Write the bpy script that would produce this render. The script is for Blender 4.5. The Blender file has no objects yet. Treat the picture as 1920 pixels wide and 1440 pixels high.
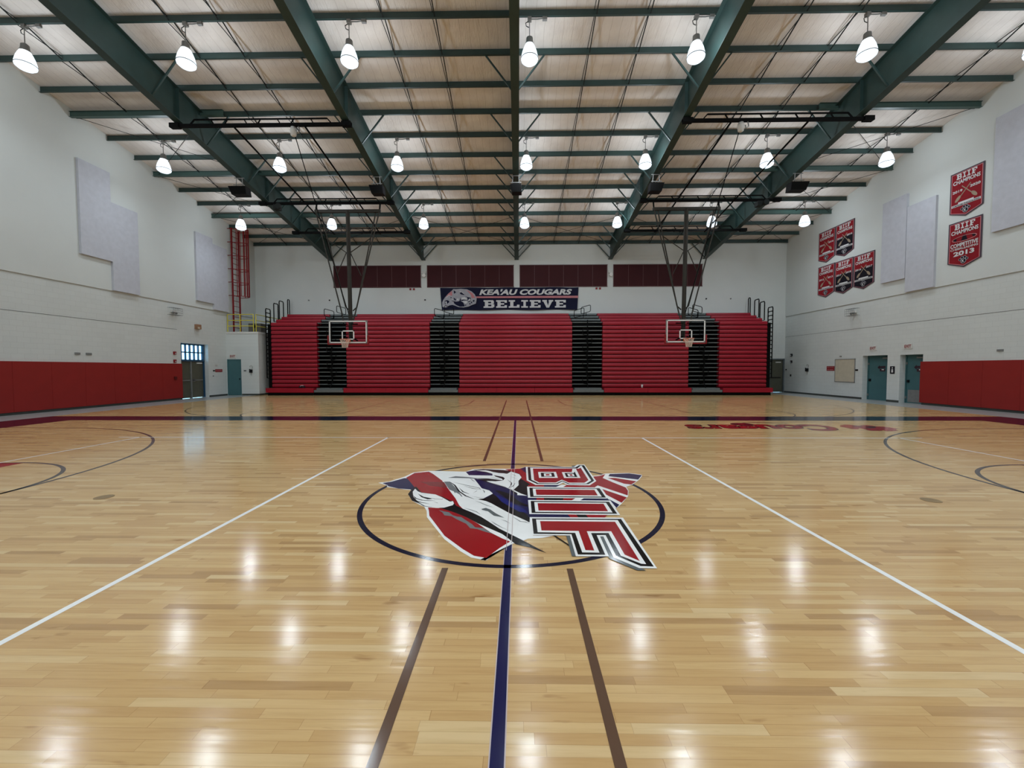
import bpy, math, random
from mathutils import Vector, Matrix
random.seed(7)
PI = math.pi
SC = bpy.context.scene
COL = SC.collection

# ---------------------------------------------------------------- camera
F_PX, YAW, PITCH, ROLL, EYE = 763.14, -0.01515, -0.03791, -0.00137, 1.634
cam = bpy.data.cameras.new('camera')
cam.sensor_fit = 'HORIZONTAL'; cam.sensor_width = 36.0
cam.lens = F_PX / 1920.0 * 36.0
cam.clip_end = 200
camo = bpy.data.objects.new('camera', cam); COL.objects.link(camo)
fw = Vector((math.sin(YAW) * math.cos(PITCH), math.cos(YAW) * math.cos(PITCH), math.sin(PITCH)))
rt = Vector((math.cos(YAW), -math.sin(YAW), 0)); up = rt.cross(fw)
r2 = rt * math.cos(ROLL) + up * math.sin(ROLL); u2 = up * math.cos(ROLL) - rt * math.sin(ROLL)
camo.matrix_world = Matrix(((r2.x, u2.x, -fw.x, 0), (r2.y, u2.y, -fw.y, 0), (r2.z, u2.z, -fw.z, EYE), (0, 0, 0, 1)))
SC.camera = camo

# ---------------------------------------------------------------- world and exposure
SC.view_settings.view_transform = 'Standard'
SC.view_settings.look = 'None'
SC.view_settings.gamma = 1.0
SC.view_settings.use_curve_mapping = False
SC.view_settings.exposure = 0.30
w = bpy.data.worlds.new('world'); SC.world = w; w.use_nodes = True
bg = w.node_tree.nodes['Background']
bg.inputs[0].default_value = (0.38, 0.74, 1.0, 1); bg.inputs[1].default_value = 3.6
LAMP_W = 430.0

# ---------------------------------------------------------------- room numbers
XW = 18.0; YB = 27.8; YN = -17.6; YR = 5.1; HR = 13.86; SL = 0.1667
CX, CY = -0.09, 5.10
def RP(y): return HR - SL * abs(y - YR)          # middle of the purlin depth
RX = [-12.7, -6.4, -0.1, 6.2, 12.5]

# ---------------------------------------------------------------- materials
def S2L(c):
    return tuple((v / 255 / 12.92) if v / 255 <= 0.04045 else ((v / 255 + 0.055) / 1.055) ** 2.4 for v in c)
MATS = {}
def mat(name, col, rough=0.5, metal=0.0, var=0.08, scale=6.0, bump=0.0, bscale=60.0, coat=0.0, coord='Object', spec=0.5):
    m = bpy.data.materials.new(name); m.use_nodes = True; nt = m.node_tree; N = nt.nodes; L = nt.links
    b = N['Principled BSDF']
    tc = N.new('ShaderNodeTexCoord'); nz = N.new('ShaderNodeTexNoise'); nz.inputs['Scale'].default_value = scale
    nz.inputs['Detail'].default_value = 4
    L.new(tc.outputs[coord], nz.inputs['Vector'])
    cr = N.new('ShaderNodeValToRGB')
    cr.color_ramp.elements[0].position = 0.3; cr.color_ramp.elements[1].position = 0.7
    cr.color_ramp.elements[0].color = tuple(c * (1 - var) for c in col) + (1,)
    cr.color_ramp.elements[1].color = tuple(min(1, c * (1 + var)) for c in col) + (1,)
    L.new(nz.outputs['Fac'], cr.inputs['Fac']); L.new(cr.outputs['Color'], b.inputs['Base Color'])
    b.inputs['Roughness'].default_value = rough; b.inputs['Metallic'].default_value = metal
    b.inputs['Specular IOR Level'].default_value = spec
    b.inputs['Coat Weight'].default_value = coat; b.inputs['Coat Roughness'].default_value = 0.12
    if bump > 0:
        n2 = N.new('ShaderNodeTexNoise'); n2.inputs['Scale'].default_value = bscale; L.new(tc.outputs[coord], n2.inputs['Vector'])
        bp = N.new('ShaderNodeBump'); bp.inputs['Strength'].default_value = bump; bp.inputs['Distance'].default_value = 0.01
        L.new(n2.outputs['Fac'], bp.inputs['Height']); L.new(bp.outputs['Normal'], b.inputs['Normal'])
    MATS[name] = m
    return m
steel = mat('green_steel', S2L((40, 62, 59)), 0.5, 0.0, 0.10, 3)
steel_lt = mat('green_strut', S2L((58, 82, 76)), 0.5, 0.0, 0.08, 3)
galv = mat('galvanised', S2L((120, 120, 118)), 0.5, 0.0, 0.1, 8)
darkrod = mat('dark_rod', S2L((34, 38, 37)), 0.7, 0, spec=0.2)
blackst = mat('black_steel', (0.003, 0.003, 0.003), 0.8, 0, spec=0.1)
brown_st = mat('olive_steel', S2L((46, 42, 35)), 0.6, 0, spec=0.25)
padred = mat('pad_red', S2L((138, 32, 28)), 0.6, 0, 0.05, 2, 0.15, 90, spec=0.3)
benchred = mat('bench_red', S2L((150, 18, 38)), 0.38, 0, 0.05, 2, spec=0.35)
benchlow = mat('bench_shell', S2L((70, 4, 12)), 0.6, 0, 0.05, 2, spec=0.2)
tread = mat('tread_grey', S2L((104, 110, 110)), 0.5, 0.2, 0.1, 8)
kick = mat('kick_black', (0.003, 0.003, 0.003), 0.8, spec=0.1)
maroon = mat('maroon_board', S2L((58, 14, 18)), 0.6, 0, 0.06, 2, spec=0.2)
teal = mat('teal_door', S2L((66, 104, 108)), 0.5, 0, 0.04, 2, spec=0.3)
olive = mat('olive_door', S2L((86, 86, 72)), 0.45, 0.2, 0.08, 3)
framegr = mat('frame_grey', S2L((96, 104, 108)), 0.45, 0.3)
blueframe = mat('blue_frame', S2L((30, 70, 100)), 0.45)
white = mat('white_paint', (0.78, 0.78, 0.76), 0.45, 0, 0.02)
offwhite = mat('off_white', (0.62, 0.61, 0.58), 0.6, 0, 0.04)
boardm = mat('pale_board', S2L((188, 180, 160)), 0.6, 0, 0.06, 5)
greyp = mat('grey_plastic', S2L((120, 122, 120)), 0.5)
blackp = mat('black_plastic', (0.004, 0.004, 0.005), 0.6, spec=0.2)
redp = mat('red_plastic', S2L((132, 22, 26)), 0.5, spec=0.3)
yellow = mat('yellow_rail', S2L((206, 196, 62)), 0.4)
ladred = mat('ladder_red', S2L((120, 8, 18)), 0.5, spec=0.3)
navycl = mat('navy_cloth', S2L((20, 22, 48)), 0.8, 0, 0.15, 3, 0.2, 6, spec=0.2)
clothred = mat('cloth_red', S2L((134, 22, 32)), 0.8, 0, 0.08, 2, spec=0.2)
clothblack = mat('cloth_black', S2L((20, 16, 26)), 0.8, 0, 0.08, 2, spec=0.2)
clothwhite = mat('cloth_white', S2L((205, 205, 205)), 0.7, 0, 0.03)
clothpink = mat('cloth_pink', S2L((190, 120, 124)), 0.7)
clothgrey = mat('cloth_grey', S2L((160, 159, 166)), 0.7)
clothtan = mat('cloth_tan', S2L((150, 132, 110)), 0.7)
clothedge = mat('cloth_edge', S2L((66, 50, 62)), 0.7)
orange = mat('rim_orange', S2L((190, 84, 44)), 0.4)
netm = mat('net_white', S2L((215, 196, 180)), 0.7)
brownbox = mat('brown_box', S2L((150, 112, 84)), 0.5)
rubber = mat('rubber_base', S2L((60, 64, 60)), 0.5)
panelm = mat('acoustic_panel', S2L((190, 192, 200)), 0.85, 0, 0.05, 5, 0.4, 60)
apron = mat('apron_grey', S2L((150, 152, 150)), 0.3, 0, 0.05, 3)
brass = mat('brass_plate', S2L((134, 110, 70)), 0.4, 0)
# court paints share the floor's varnish
def paint(name, rgb): return mat(name, S2L(rgb), 0.13, 0, 0.04, 3, 0.04, 9, coord='Object', spec=0.42)
PNT = {'white': paint('paint_white', (245, 247, 245)), 'red': paint('paint_red', (154, 16, 26)), 'navy': paint('paint_navy', (20, 22, 72)),
       'navy2': paint('paint_blue', (24, 34, 112)), 'black': paint('paint_black', (6, 6, 9)), 'darkred': paint('paint_darkred', (128, 40, 42)),
       'grey': paint('paint_grey', (118, 122, 124)), 'greyd': paint('paint_slate', (96, 104, 106)), 'pink': paint('paint_pale', (196, 184, 184)),
       'brown': paint('paint_brown', (96, 72, 56)), 'line': paint('paint_dark_line', (44, 36, 44)), 'deep': paint('paint_navy_band', (16, 16, 44)),
       'dark': paint('paint_outline', (60, 20, 30))}

# lamp dome: ribbed acrylic that lets the lamp's light through
dome = bpy.data.materials.new('lamp_acrylic'); dome.use_nodes = True
nt = dome.node_tree; N = nt.nodes; Lk = nt.links; N.remove(N['Principled BSDF'])
tr = N.new('ShaderNodeBsdfTransparent'); tr.inputs[0].default_value = (0.85, 0.9, 0.95, 1)
em = N.new('ShaderNodeEmission'); em.inputs[0].default_value = (0.78, 0.9, 1, 1); em.inputs[1].default_value = 5.0
mx = N.new('ShaderNodeMixShader'); mx.inputs[0].default_value = 0.80
wv = N.new('ShaderNodeTexNoise'); wv.inputs['Scale'].default_value = 9
tcn = N.new('ShaderNodeTexCoord'); Lk.new(tcn.outputs['Object'], wv.inputs['Vector'])
mr = N.new('ShaderNodeMapRange'); mr.inputs[3].default_value = 0.9; mr.inputs[4].default_value = 2.4
Lk.new(wv.outputs['Fac'], mr.inputs[0]); Lk.new(mr.outputs[0], em.inputs[1])
Lk.new(tr.outputs[0], mx.inputs[1]); Lk.new(em.outputs[0], mx.inputs[2]); Lk.new(mx.outputs[0], N['Material Output'].inputs[0])
MATS['dome'] = dome
lens0 = dome.copy()
sx = N.new('ShaderNodeSeparateXYZ'); Lk.new(tcn.outputs['Object'], sx.inputs[0])
mz = N.new('ShaderNodeMapRange'); mz.inputs[1].default_value = -1.06; mz.inputs[2].default_value = -0.98; mz.inputs[3].default_value = 0.90; mz.inputs[4].default_value = 0.80
Lk.new(sx.outputs[2], mz.inputs[0]); Lk.new(mz.outputs[0], mx.inputs[0])     # clearer ribbed glass towards the crown
lens = lens0; lens.name = 'lamp_lens'
for nd in lens.node_tree.nodes:
    if nd.bl_idname == 'ShaderNodeMixShader': nd.inputs[0].default_value = 0.30
    if nd.bl_idname == 'ShaderNodeMapRange': nd.inputs[3].default_value = 1.6; nd.inputs[4].default_value = 3.2
MATS['lens'] = lens
gl = bpy.data.materials.new('clear_glass'); gl.use_nodes = True
nt = gl.node_tree; N = nt.nodes; Lk = nt.links; N.remove(N['Principled BSDF'])
tr = N.new('ShaderNodeBsdfTransparent'); tr.inputs[0].default_value = (0.86, 0.88, 0.9, 1)
gs = N.new('ShaderNodeBsdfGlossy'); gs.inputs['Roughness'].default_value = 0.05
lw = N.new('ShaderNodeLayerWeight'); lw.inputs[0].default_value = 0.5; fr = N.new('ShaderNodeMath'); fr.operation = 'POWER'; fr.inputs[1].default_value = 4.0; Lk.new(lw.outputs['Facing'], fr.inputs[0]); mx = N.new('ShaderNodeMixShader')
nzz = N.new('ShaderNodeTexNoise'); nzz.inputs['Scale'].default_value = 5; bpp = N.new('ShaderNodeBump'); bpp.inputs['Strength'].default_value = 0.05
Lk.new(nzz.outputs['Fac'], bpp.inputs['Height']); Lk.new(bpp.outputs['Normal'], gs.inputs['Normal'])
Lk.new(fr.outputs[0], mx.inputs[0]); Lk.new(tr.outputs[0], mx.inputs[1]); Lk.new(gs.outputs[0], mx.inputs[2]); Lk.new(mx.outputs[0], N['Material Output'].inputs[0])
glass = gl

def wood_material():
    m = bpy.data.materials.new('maple_floor'); m.use_nodes = True; nt = m.node_tree; N = nt.nodes; L = nt.links
    b = N['Principled BSDF']
    tc = N.new('ShaderNodeTexCoord'); sp = N.new('ShaderNodeSeparateXYZ'); L.new(tc.outputs['Object'], sp.inputs[0])
    def M(op, a, c=None, v=None):
        n = N.new('ShaderNodeMath'); n.operation = op
        if isinstance(a, (int, float)): n.inputs[0].default_value = a
        else: L.new(a, n.inputs[0])
        if c is not None:
            if isinstance(c, (int, float)): n.inputs[1].default_value = c
            else: L.new(c, n.inputs[1])
        return n.outputs[0]
    W, LEN = 0.057, 0.62
    yr = M('DIVIDE', sp.outputs[1], W); row = M('FLOOR', yr); fy = M('FRACT', yr)
    wn = N.new('ShaderNodeTexWhiteNoise'); wn.noise_dimensions = '1D'; L.new(row, wn.inputs['W'])
    off = M('MULTIPLY', wn.outputs['Value'], 7.3)
    # warp the x coordinate so boards differ in length
    nx = N.new('ShaderNodeTexNoise'); nx.noise_dimensions = '2D'; nx.inputs['Scale'].default_value = 1.0; nx.inputs['Detail'].default_value = 0
    cb0 = N.new('ShaderNodeCombineXYZ'); L.new(M('MULTIPLY', sp.outputs[0], 0.35), cb0.inputs[0]); L.new(M('MULTIPLY', row, 3.7), cb0.inputs[1]); L.new(cb0.outputs[0], nx.inputs['Vector'])
    xx = M('ADD', M('DIVIDE', sp.outputs[0], LEN), M('ADD', off, M('MULTIPLY', nx.outputs['Fac'], 2.2)))
    colm = M('FLOOR', xx); fx = M('FRACT', xx)
    cb = N.new('ShaderNodeCombineXYZ'); L.new(row, cb.inputs[0]); L.new(colm, cb.inputs[1])
    wn2 = N.new('ShaderNodeTexWhiteNoise'); wn2.noise_dimensions = '2D'; L.new(cb.outputs[0], wn2.inputs['Vector'])
    ramp = N.new('ShaderNodeValToRGB'); e = ramp.color_ramp.elements
    e[0].position = 0.0; e[0].color = S2L((186, 150, 102)) + (1,)
    e[1].position = 1.0; e[1].color = S2L((219, 192, 144)) + (1,)
    for p, c in ((0.04, (182, 146, 98)), (0.10, (200, 163, 110)), (0.55, (207, 172, 118)), (0.9, (214, 181, 128))):
        q = ramp.color_ramp.elements.new(p); q.color = S2L(c) + (1,)
    L.new(wn2.outputs['Value'], ramp.inputs['Fac'])
    # grain and figure stretched along the boards
    mp = N.new('ShaderNodeCombineXYZ'); L.new(M('ADD', M('MULTIPLY', sp.outputs[0], 2.2), M('MULTIPLY', wn2.outputs['Value'], 40)), mp.inputs[0])
    L.new(M('MULTIPLY', sp.outputs[1], 34), mp.inputs[1])
    g = N.new('ShaderNodeTexNoise'); g.inputs['Scale'].default_value = 1.0; g.inputs['Detail'].default_value = 5; g.inputs['Roughness'].default_value = 0.6
    L.new(mp.outputs[0], g.inputs['Vector'])
    gr = N.new('ShaderNodeValToRGB'); gr.color_ramp.elements[0].position = 0.30; gr.color_ramp.elements[0].color = (0.84, 0.79, 0.72, 1)
    gr.color_ramp.elements[1].position = 0.56; gr.color_ramp.elements[1].color = (1, 1, 1, 1)
    L.new(g.outputs['Fac'], gr.inputs['Fac'])
    mul = N.new('ShaderNodeMix'); mul.data_type = 'RGBA'; mul.blend_type = 'MULTIPLY'; mul.inputs[0].default_value = 0.65
    L.new(ramp.outputs['Color'], mul.inputs[6]); L.new(gr.outputs['Color'], mul.inputs[7])
    # knots and mineral streaks, sparse
    kn = N.new('ShaderNodeTexNoise'); kn.inputs['Scale'].default_value = 1.0; kn.inputs['Detail'].default_value = 3
    mk = N.new('ShaderNodeCombineXYZ'); L.new(M('MULTIPLY', sp.outputs[0], 2.6), mk.inputs[0]); L.new(M('MULTIPLY', sp.outputs[1], 11), mk.inputs[1]); L.new(mk.outputs[0], kn.inputs['Vector'])
    kr = N.new('ShaderNodeValToRGB'); kr.color_ramp.elements[0].position = 0.66; kr.color_ramp.elements[0].color = (1, 1, 1, 1)
    kr.color_ramp.elements[1].position = 0.78; kr.color_ramp.elements[1].color = (0.50, 0.36, 0.24, 1); L.new(kn.outputs['Fac'], kr.inputs['Fac'])
    mul2 = N.new('ShaderNodeMix'); mul2.data_type = 'RGBA'; mul2.blend_type = 'MULTIPLY'; mul2.inputs[0].default_value = 0.8
    L.new(mul.outputs[2], mul2.inputs[6]); L.new(kr.outputs['Color'], mul2.inputs[7])
    # seams
    s1 = M('LESS_THAN', fy, 0.035); s2 = M('LESS_THAN', fx, 0.004)
    seam = M('MAXIMUM', s1, s2)
    mul3 = N.new('ShaderNodeMix'); mul3.data_type = 'RGBA'; mul3.blend_type = 'MULTIPLY'
    L.new(M('MULTIPLY', seam, 0.45), mul3.inputs[0]); L.new(mul2.outputs[2], mul3.inputs[6]); mul3.inputs[7].default_value = (0.45, 0.33, 0.22, 1)
    L.new(mul3.outputs[2], b.inputs['Base Color'])
    b.inputs['Roughness'].default_value = 0.145
    b.inputs['Specular IOR Level'].default_value = 0.5
    # slight waviness of the varnish across the boards
    bn = N.new('ShaderNodeTexNoise'); bn.inputs['Scale'].default_value = 1.0; bn.inputs['Detail'].default_value = 2
    mb = N.new('ShaderNodeCombineXYZ'); L.new(M('MULTIPLY', sp.outputs[0], 1.4), mb.inputs[0]); L.new(M('MULTIPLY', sp.outputs[1], 14), mb.inputs[1]); L.new(mb.outputs[0], bn.inputs['Vector'])
    bp = N.new('ShaderNodeBump'); bp.inputs['Strength'].default_value = 0.30; bp.inputs['Distance'].default_value = 0.003
    L.new(bn.outputs['Fac'], bp.inputs['Height']); L.new(bp.outputs['Normal'], b.inputs['Normal'])
    return m
maple = wood_material()

def wall_material(name, col, block=True, axis='X'):
    m = bpy.data.materials.new(name); m.use_nodes = True; nt = m.node_tree; N = nt.nodes; L = nt.links
    b = N['Principled BSDF']; b.inputs['Roughness'].default_value = 0.75
    tc = N.new('ShaderNodeTexCoord'); sp = N.new('ShaderNodeSeparateXYZ'); L.new(tc.outputs['Object'], sp.inputs[0])
    cb = N.new('ShaderNodeCombineXYZ'); L.new(sp.outputs[1 if axis == 'X' else 0], cb.inputs[0]); L.new(sp.outputs[2], cb.inputs[1])
    nz = N.new('ShaderNodeTexNoise'); nz.inputs['Scale'].default_value = 0.6; nz.inputs['Detail'].default_value = 5; L.new(tc.outputs['Object'], nz.inputs['Vector'])
    rp = N.new('ShaderNodeValToRGB'); rp.color_ramp.elements[0].color = tuple(c * 0.93 for c in col) + (1,); rp.color_ramp.elements[1].color = tuple(c * 1.05 for c in col) + (1,)
    L.new(nz.outputs['Fac'], rp.inputs['Fac'])
    br = N.new('ShaderNodeTexBrick'); br.inputs['Scale'].default_value = 1.0
    br.inputs['Brick Width'].default_value = 0.4; br.inputs['Row Height'].default_value = 0.2; br.inputs['Mortar Size'].default_value = 0.006; br.inputs['Mortar Smooth'].default_value = 0.5
    br.inputs['Color1'].default_value = (1, 1, 1, 1); br.inputs['Color2'].default_value = (0.97, 0.97, 0.97, 1); br.inputs['Mortar'].default_value = (0.86, 0.86, 0.86, 1)
    L.new(cb.outputs[0], br.inputs['Vector'])
    # blocks below the ledge, smooth stucco above it
    gt = N.new('ShaderNodeMath'); gt.operation = 'LESS_THAN'; gt.inputs[1].default_value = 5.0 if block else -9; L.new(sp.outputs[2], gt.inputs[0])
    mu = N.new('ShaderNodeMix'); mu.data_type = 'RGBA'; mu.blend_type = 'MULTIPLY'; L.new(gt.outputs[0], mu.inputs[0])
    L.new(rp.outputs['Color'], mu.inputs[6]); L.new(br.outputs['Color'], mu.inputs[7]); L.new(mu.outputs[2], b.inputs['Base Color'])
    n2 = N.new('ShaderNodeTexNoise'); n2.inputs['Scale'].default_value = 40; L.new(tc.outputs['Object'], n2.inputs['Vector'])
    bp = N.new('ShaderNodeBump'); bp.inputs['Strength'].default_value = 0.25; bp.inputs['Distance'].default_value = 0.01
    L.new(n2.outputs['Fac'], bp.inputs['Height']); L.new(bp.outputs['Normal'], b.inputs['Normal'])
    return m
WC = S2L((206, 210, 207))
wall_x = wall_material('painted_block_side', WC, True, 'X')
wall_y = wall_material('painted_block_end', WC, True, 'Y')

def ceiling_material():
    m = bpy.data.materials.new('roof_insulation'); m.use_nodes = True; nt = m.node_tree; N = nt.nodes; L = nt.links
    b = N['Principled BSDF']; b.inputs['Roughness'].default_value = 0.6
    tc = N.new('ShaderNodeTexCoord'); sp = N.new('ShaderNodeSeparateXYZ'); L.new(tc.outputs['Object'], sp.inputs[0])
    def M(op, a, c):
        n = N.new('ShaderNodeMath'); n.operation = op; L.new(a, n.inputs[0])
        if isinstance(c, (int, float)): n.inputs[1].default_value = c
        else: L.new(c, n.inputs[1])
        return n.outputs[0]
    nz = N.new('ShaderNodeTexNoise'); nz.inputs['Scale'].default_value = 1.6; nz.inputs['Detail'].default_value = 6; L.new(tc.outputs['Object'], nz.inputs['Vector'])
    rp = N.new('ShaderNodeValToRGB'); rp.color_ramp.elements[0].color = S2L((216, 208, 202)) + (1,); rp.color_ramp.elements[1].color = S2L((232, 225, 219)) + (1,)
    rp.color_ramp.elements[0].position = 0.3; rp.color_ramp.elements[1].position = 0.7
    L.new(nz.outputs['Fac'], rp.inputs['Fac'])
    wob = M('MULTIPLY', nz.outputs['Fac'], 0.12)
    fx = N.new('ShaderNodeMath'); fx.operation = 'FRACT'; L.new(M('DIVIDE', M('ADD', sp.outputs[0], wob), 0.305), fx.inputs[0])
    seam = M('LESS_THAN', fx.outputs[0], 0.05)
    mu = N.new('ShaderNodeMix'); mu.data_type = 'RGBA'; mu.blend_type = 'MULTIPLY'; L.new(M('MULTIPLY', seam, 0.5), mu.inputs[0])
    L.new(rp.outputs['Color'], mu.inputs[6]); mu.inputs[7].default_value = (0.62, 0.58, 0.54, 1); L.new(mu.outputs[2], b.inputs['Base Color'])
    cb = N.new('ShaderNodeCombineXYZ'); L.new(M('MULTIPLY', sp.outputs[0], 22), cb.inputs[0]); L.new(M('MULTIPLY', sp.outputs[1], 5), cb.inputs[1])
    n2 = N.new('ShaderNodeTexNoise'); n2.inputs['Scale'].default_value = 1; n2.inputs['Detail'].default_value = 4; L.new(cb.outputs[0], n2.inputs['Vector'])
    bp = N.new('ShaderNodeBump'); bp.inputs['Strength'].default_value = 0.6; bp.inputs['Distance'].default_value = 0.03
    L.new(n2.outputs['Fac'], bp.inputs['Height']); L.new(bp.outputs['Normal'], b.inputs['Normal'])
    return m
ceilm = ceiling_material()

# ---------------------------------------------------------------- mesh helpers
def V(*a): return Vector(a)
class MB:
    def __init__(s): s.v = []; s.f = []
    def box(s, x0, x1, y0, y1, z0, z1):
        n = len(s.v)
        for z in (z0, z1):
            for (x, y) in ((x0, y0), (x1, y0), (x1, y1), (x0, y1)): s.v.append((x, y, z))
        s.f += [tuple(n + i for i in q) for q in ((0, 3, 2, 1), (4, 5, 6, 7), (0, 1, 5, 4), (1, 2, 6, 5), (2, 3, 7, 6), (3, 0, 4, 7))]
        return s
    def prism(s, pts, d):
        n = len(s.v); k = len(pts); d = Vector(d)
        for p in pts: s.v.append(tuple(p))
        for p in pts: s.v.append(tuple(Vector(p) + d))
        s.f.append(tuple(n + i for i in range(k))[::-1]); s.f.append(tuple(n + k + i for i in range(k)))
        for i in range(k): s.f.append((n + i, n + (i + 1) % k, n + k + (i + 1) % k, n + k + i))
        return s
    def poly(s, pts):
        n = len(s.v); s.v += [tuple(p) for p in pts]; s.f.append(tuple(range(n, n + len(pts)))); return s
    def beam(s, p, q, wd, ht, upv=(0, 0, 1)):
        p = Vector(p); q = Vector(q); d = (q - p).normalized(); u = Vector(upv)
        if abs(d.dot(u)) > 0.98: u = Vector((1, 0, 0))
        a = d.cross(u).normalized() * wd / 2; b_ = a.cross(d).normalized() * ht / 2
        return s.prism([p - a - b_, p + a - b_, p + a + b_, p - a + b_], q - p)
    def tube(s, pts, r, n=8, closed=False):
        P = [Vector(p) for p in pts]; k = len(P); base = len(s.v); prev = None
        for i in range(k):
            a = P[(i - 1) % k] if (closed or i > 0) else P[i]; c = P[(i + 1) % k] if (closed or i < k - 1) else P[i]
            d = (c - a).normalized()
            if prev is None:
                u = Vector((0, 0, 1)) if abs(d.z) < 0.9 else Vector((1, 0, 0)); x = d.cross(u).normalized()
            else: x = (prev - d * prev.dot(d)).normalized()
            prev = x; y = d.cross(x)
            for j in range(n):
                t = 2 * PI * j / n; s.v.append(tuple(P[i] + (x * math.cos(t) + y * math.sin(t)) * r))
        for i in range(k if closed else k - 1):
            for j in range(n):
                a0 = base + i * n; b0 = base + ((i + 1) % k) * n; s.f.append((a0 + j, a0 + (j + 1) % n, b0 + (j + 1) % n, b0 + j))
        if not closed:
            s.f.append(tuple(base + j for j in range(n))[::-1]); s.f.append(tuple(base + (k - 1) * n + j for j in range(n)))
        return s
    def lathe(s, prof, c, n=24):
        base = len(s.v); c = Vector(c)
        for (r, z) in prof:
            for j in range(n):
                t = 2 * PI * j / n; s.v.append((c.x + r * math.cos(t), c.y + r * math.sin(t), c.z + z))
        for i in range(len(prof) - 1):
            for j in range(n):
                a = base + i * n; b_ = a + n; s.f.append((a + j, a + (j + 1) % n, b_ + (j + 1) % n, b_ + j))
        return s
    def disc(s, c, r, nrm=(0, 0, 1), h=0.01, n=24):
        z = Vector(nrm).normalized(); u = Vector((0, 0, 1)) if abs(z.z) < 0.9 else Vector((1, 0, 0)); x = z.cross(u).normalized(); y = z.cross(x)
        c = Vector(c); return s.prism([c + (x * math.cos(2 * PI * j / n) + y * math.sin(2 * PI * j / n)) * r for j in range(n)], z * h)
    def build(s, name, m, parent=None, smooth=False, origin=None):
        if parent is not None: o0 = wloc(parent)
        elif origin is not None: o0 = Vector(origin)
        else:
            xs = [p[0] for p in s.v]; ys = [p[1] for p in s.v]; zs = [p[2] for p in s.v]
            o0 = Vector(((min(xs) + max(xs)) / 2, (min(ys) + max(ys)) / 2, min(zs)))
        me = bpy.data.meshes.new(name)
        me.from_pydata([(p[0] - o0.x, p[1] - o0.y, p[2] - o0.z) for p in s.v], [], s.f); me.update()
        me.materials.append(m)
        if smooth:
            for p in me.polygons: p.use_smooth = True
        o = bpy.data.objects.new(name, me); COL.objects.link(o)
        if parent is not None: o.parent = parent
        else: o.location = o0
        return o
def wloc(o):
    v = Vector((0, 0, 0))
    while o is not None: v += Vector(o.location); o = o.parent
    return v
def tag(o, label=None, cat=None, group=None, kind=None):
    if label: o['label'] = label
    if cat: o['category'] = cat
    if group: o['group'] = group
    if kind: o['kind'] = kind
    return o
def empty(name, loc, label, cat, group=None):
    o = bpy.data.objects.new(name, None); COL.objects.link(o); o.location = loc; o.empty_display_size = 0.1
    return tag(o, label, cat, group)
def copy_tree(o, parent=None):
    c = o.copy(); COL.objects.link(c); c.parent = parent
    for ch in list(o.children): copy_tree(ch, c)
    return c
def loop_pts(c, u, v, wu, hv, r=0.08, n=4):
    c = Vector(c); u = Vector(u); v = Vector(v); out = []
    for (sx, sy, a0) in ((1, 1, 0), (-1, 1, 90), (-1, -1, 180), (1, -1, 270)):
        for i in range(n + 1):
            a = math.radians(a0 + 90 * i / n)
            out.append(c + u * (sx * (wu / 2 - r) + r * math.cos(a)) + v * (sy * (hv / 2 - r) + r * math.sin(a)))
    return out
# text laid on a plane: o = left baseline point, u = reading direction, v = up
TXT = {}
def text_mb(mb, s, o, u, v, height, width=None, offset=0.0, shear=0.0, n=None, depth=0.004, center=False):
    key = (s, offset, shear)
    if key not in TXT:
        cu = bpy.data.curves.new('lettering', 'FONT'); cu.body = s; cu.size = 1.0; cu.offset = offset; cu.shear = shear; cu.resolution_u = 3
        ob = bpy.data.objects.new('lettering', cu); COL.objects.link(ob)
        dg = bpy.context.evaluated_depsgraph_get(); me = bpy.data.meshes.new_from_object(ob.evaluated_get(dg))
        vs = [tuple(p.co) for p in me.vertices]; fs = [tuple(p.vertices) for p in me.polygons]
        bpy.data.objects.remove(ob); bpy.data.curves.remove(cu); bpy.data.meshes.remove(me); TXT[key] = (vs, fs)
    vs, fs = TXT[key]
    x0 = min(p[0] for p in vs); x1 = max(p[0] for p in vs); y0 = min(p[1] for p in vs); y1 = max(p[1] for p in vs)
    k = height / (y1 - y0); kx = k if width is None else width / (x1 - x0)
    o = Vector(o); u = Vector(u); v = Vector(v); n = Vector(n) if n is not None else u.cross(v)
    dx = -(x1 - x0) / 2 * kx if center else 0.0
    base = len(mb.v)
    for p in vs: mb.v.append(tuple(o + u * (dx + (p[0] - x0) * kx) + v * ((p[1] - y0) * k) + n * depth))
    for f in fs: mb.f.append(tuple(base + i for i in f))
    return mb
# slab letters as rectangles and polygons in a unit cell
SLAB = {
 'B': [(0, 0, .9, .2), (0, .8, .9, 1), (.12, 0, .42, 1), (.42, .42, .86, .6), (.72, .1, 1, .46), (.70, .54, .96, .9)],
 'E': [(0, 0, 1, .2), (0, .8, 1, 1), (.12, 0, .42, 1), (.42, .41, .74, .6), (.78, 0, 1, .34), (.78, .66, 1, 1)],
 'L': [(0, 0, 1, .2), (0, .8, .58, 1), (.14, 0, .44, 1), (.76, 0, 1, .40)],
 'I': [(0, 0, 1, .2), (0, .8, 1, 1), (.32, 0, .68, 1)],
 'F': [(0, 0, .62, .2), (0, .8, 1, 1), (.12, 0, .42, 1), (.42, .40, .74, .58), (.78, .62, 1, 1)],
 'V': [(0, .8, .42, 1), (.58, .8, 1, 1), [(.06, .9), (.38, .9), (.52, .3), (.64, .9), (.94, .9), (.62, 0), (.38, 0)]]}
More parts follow.
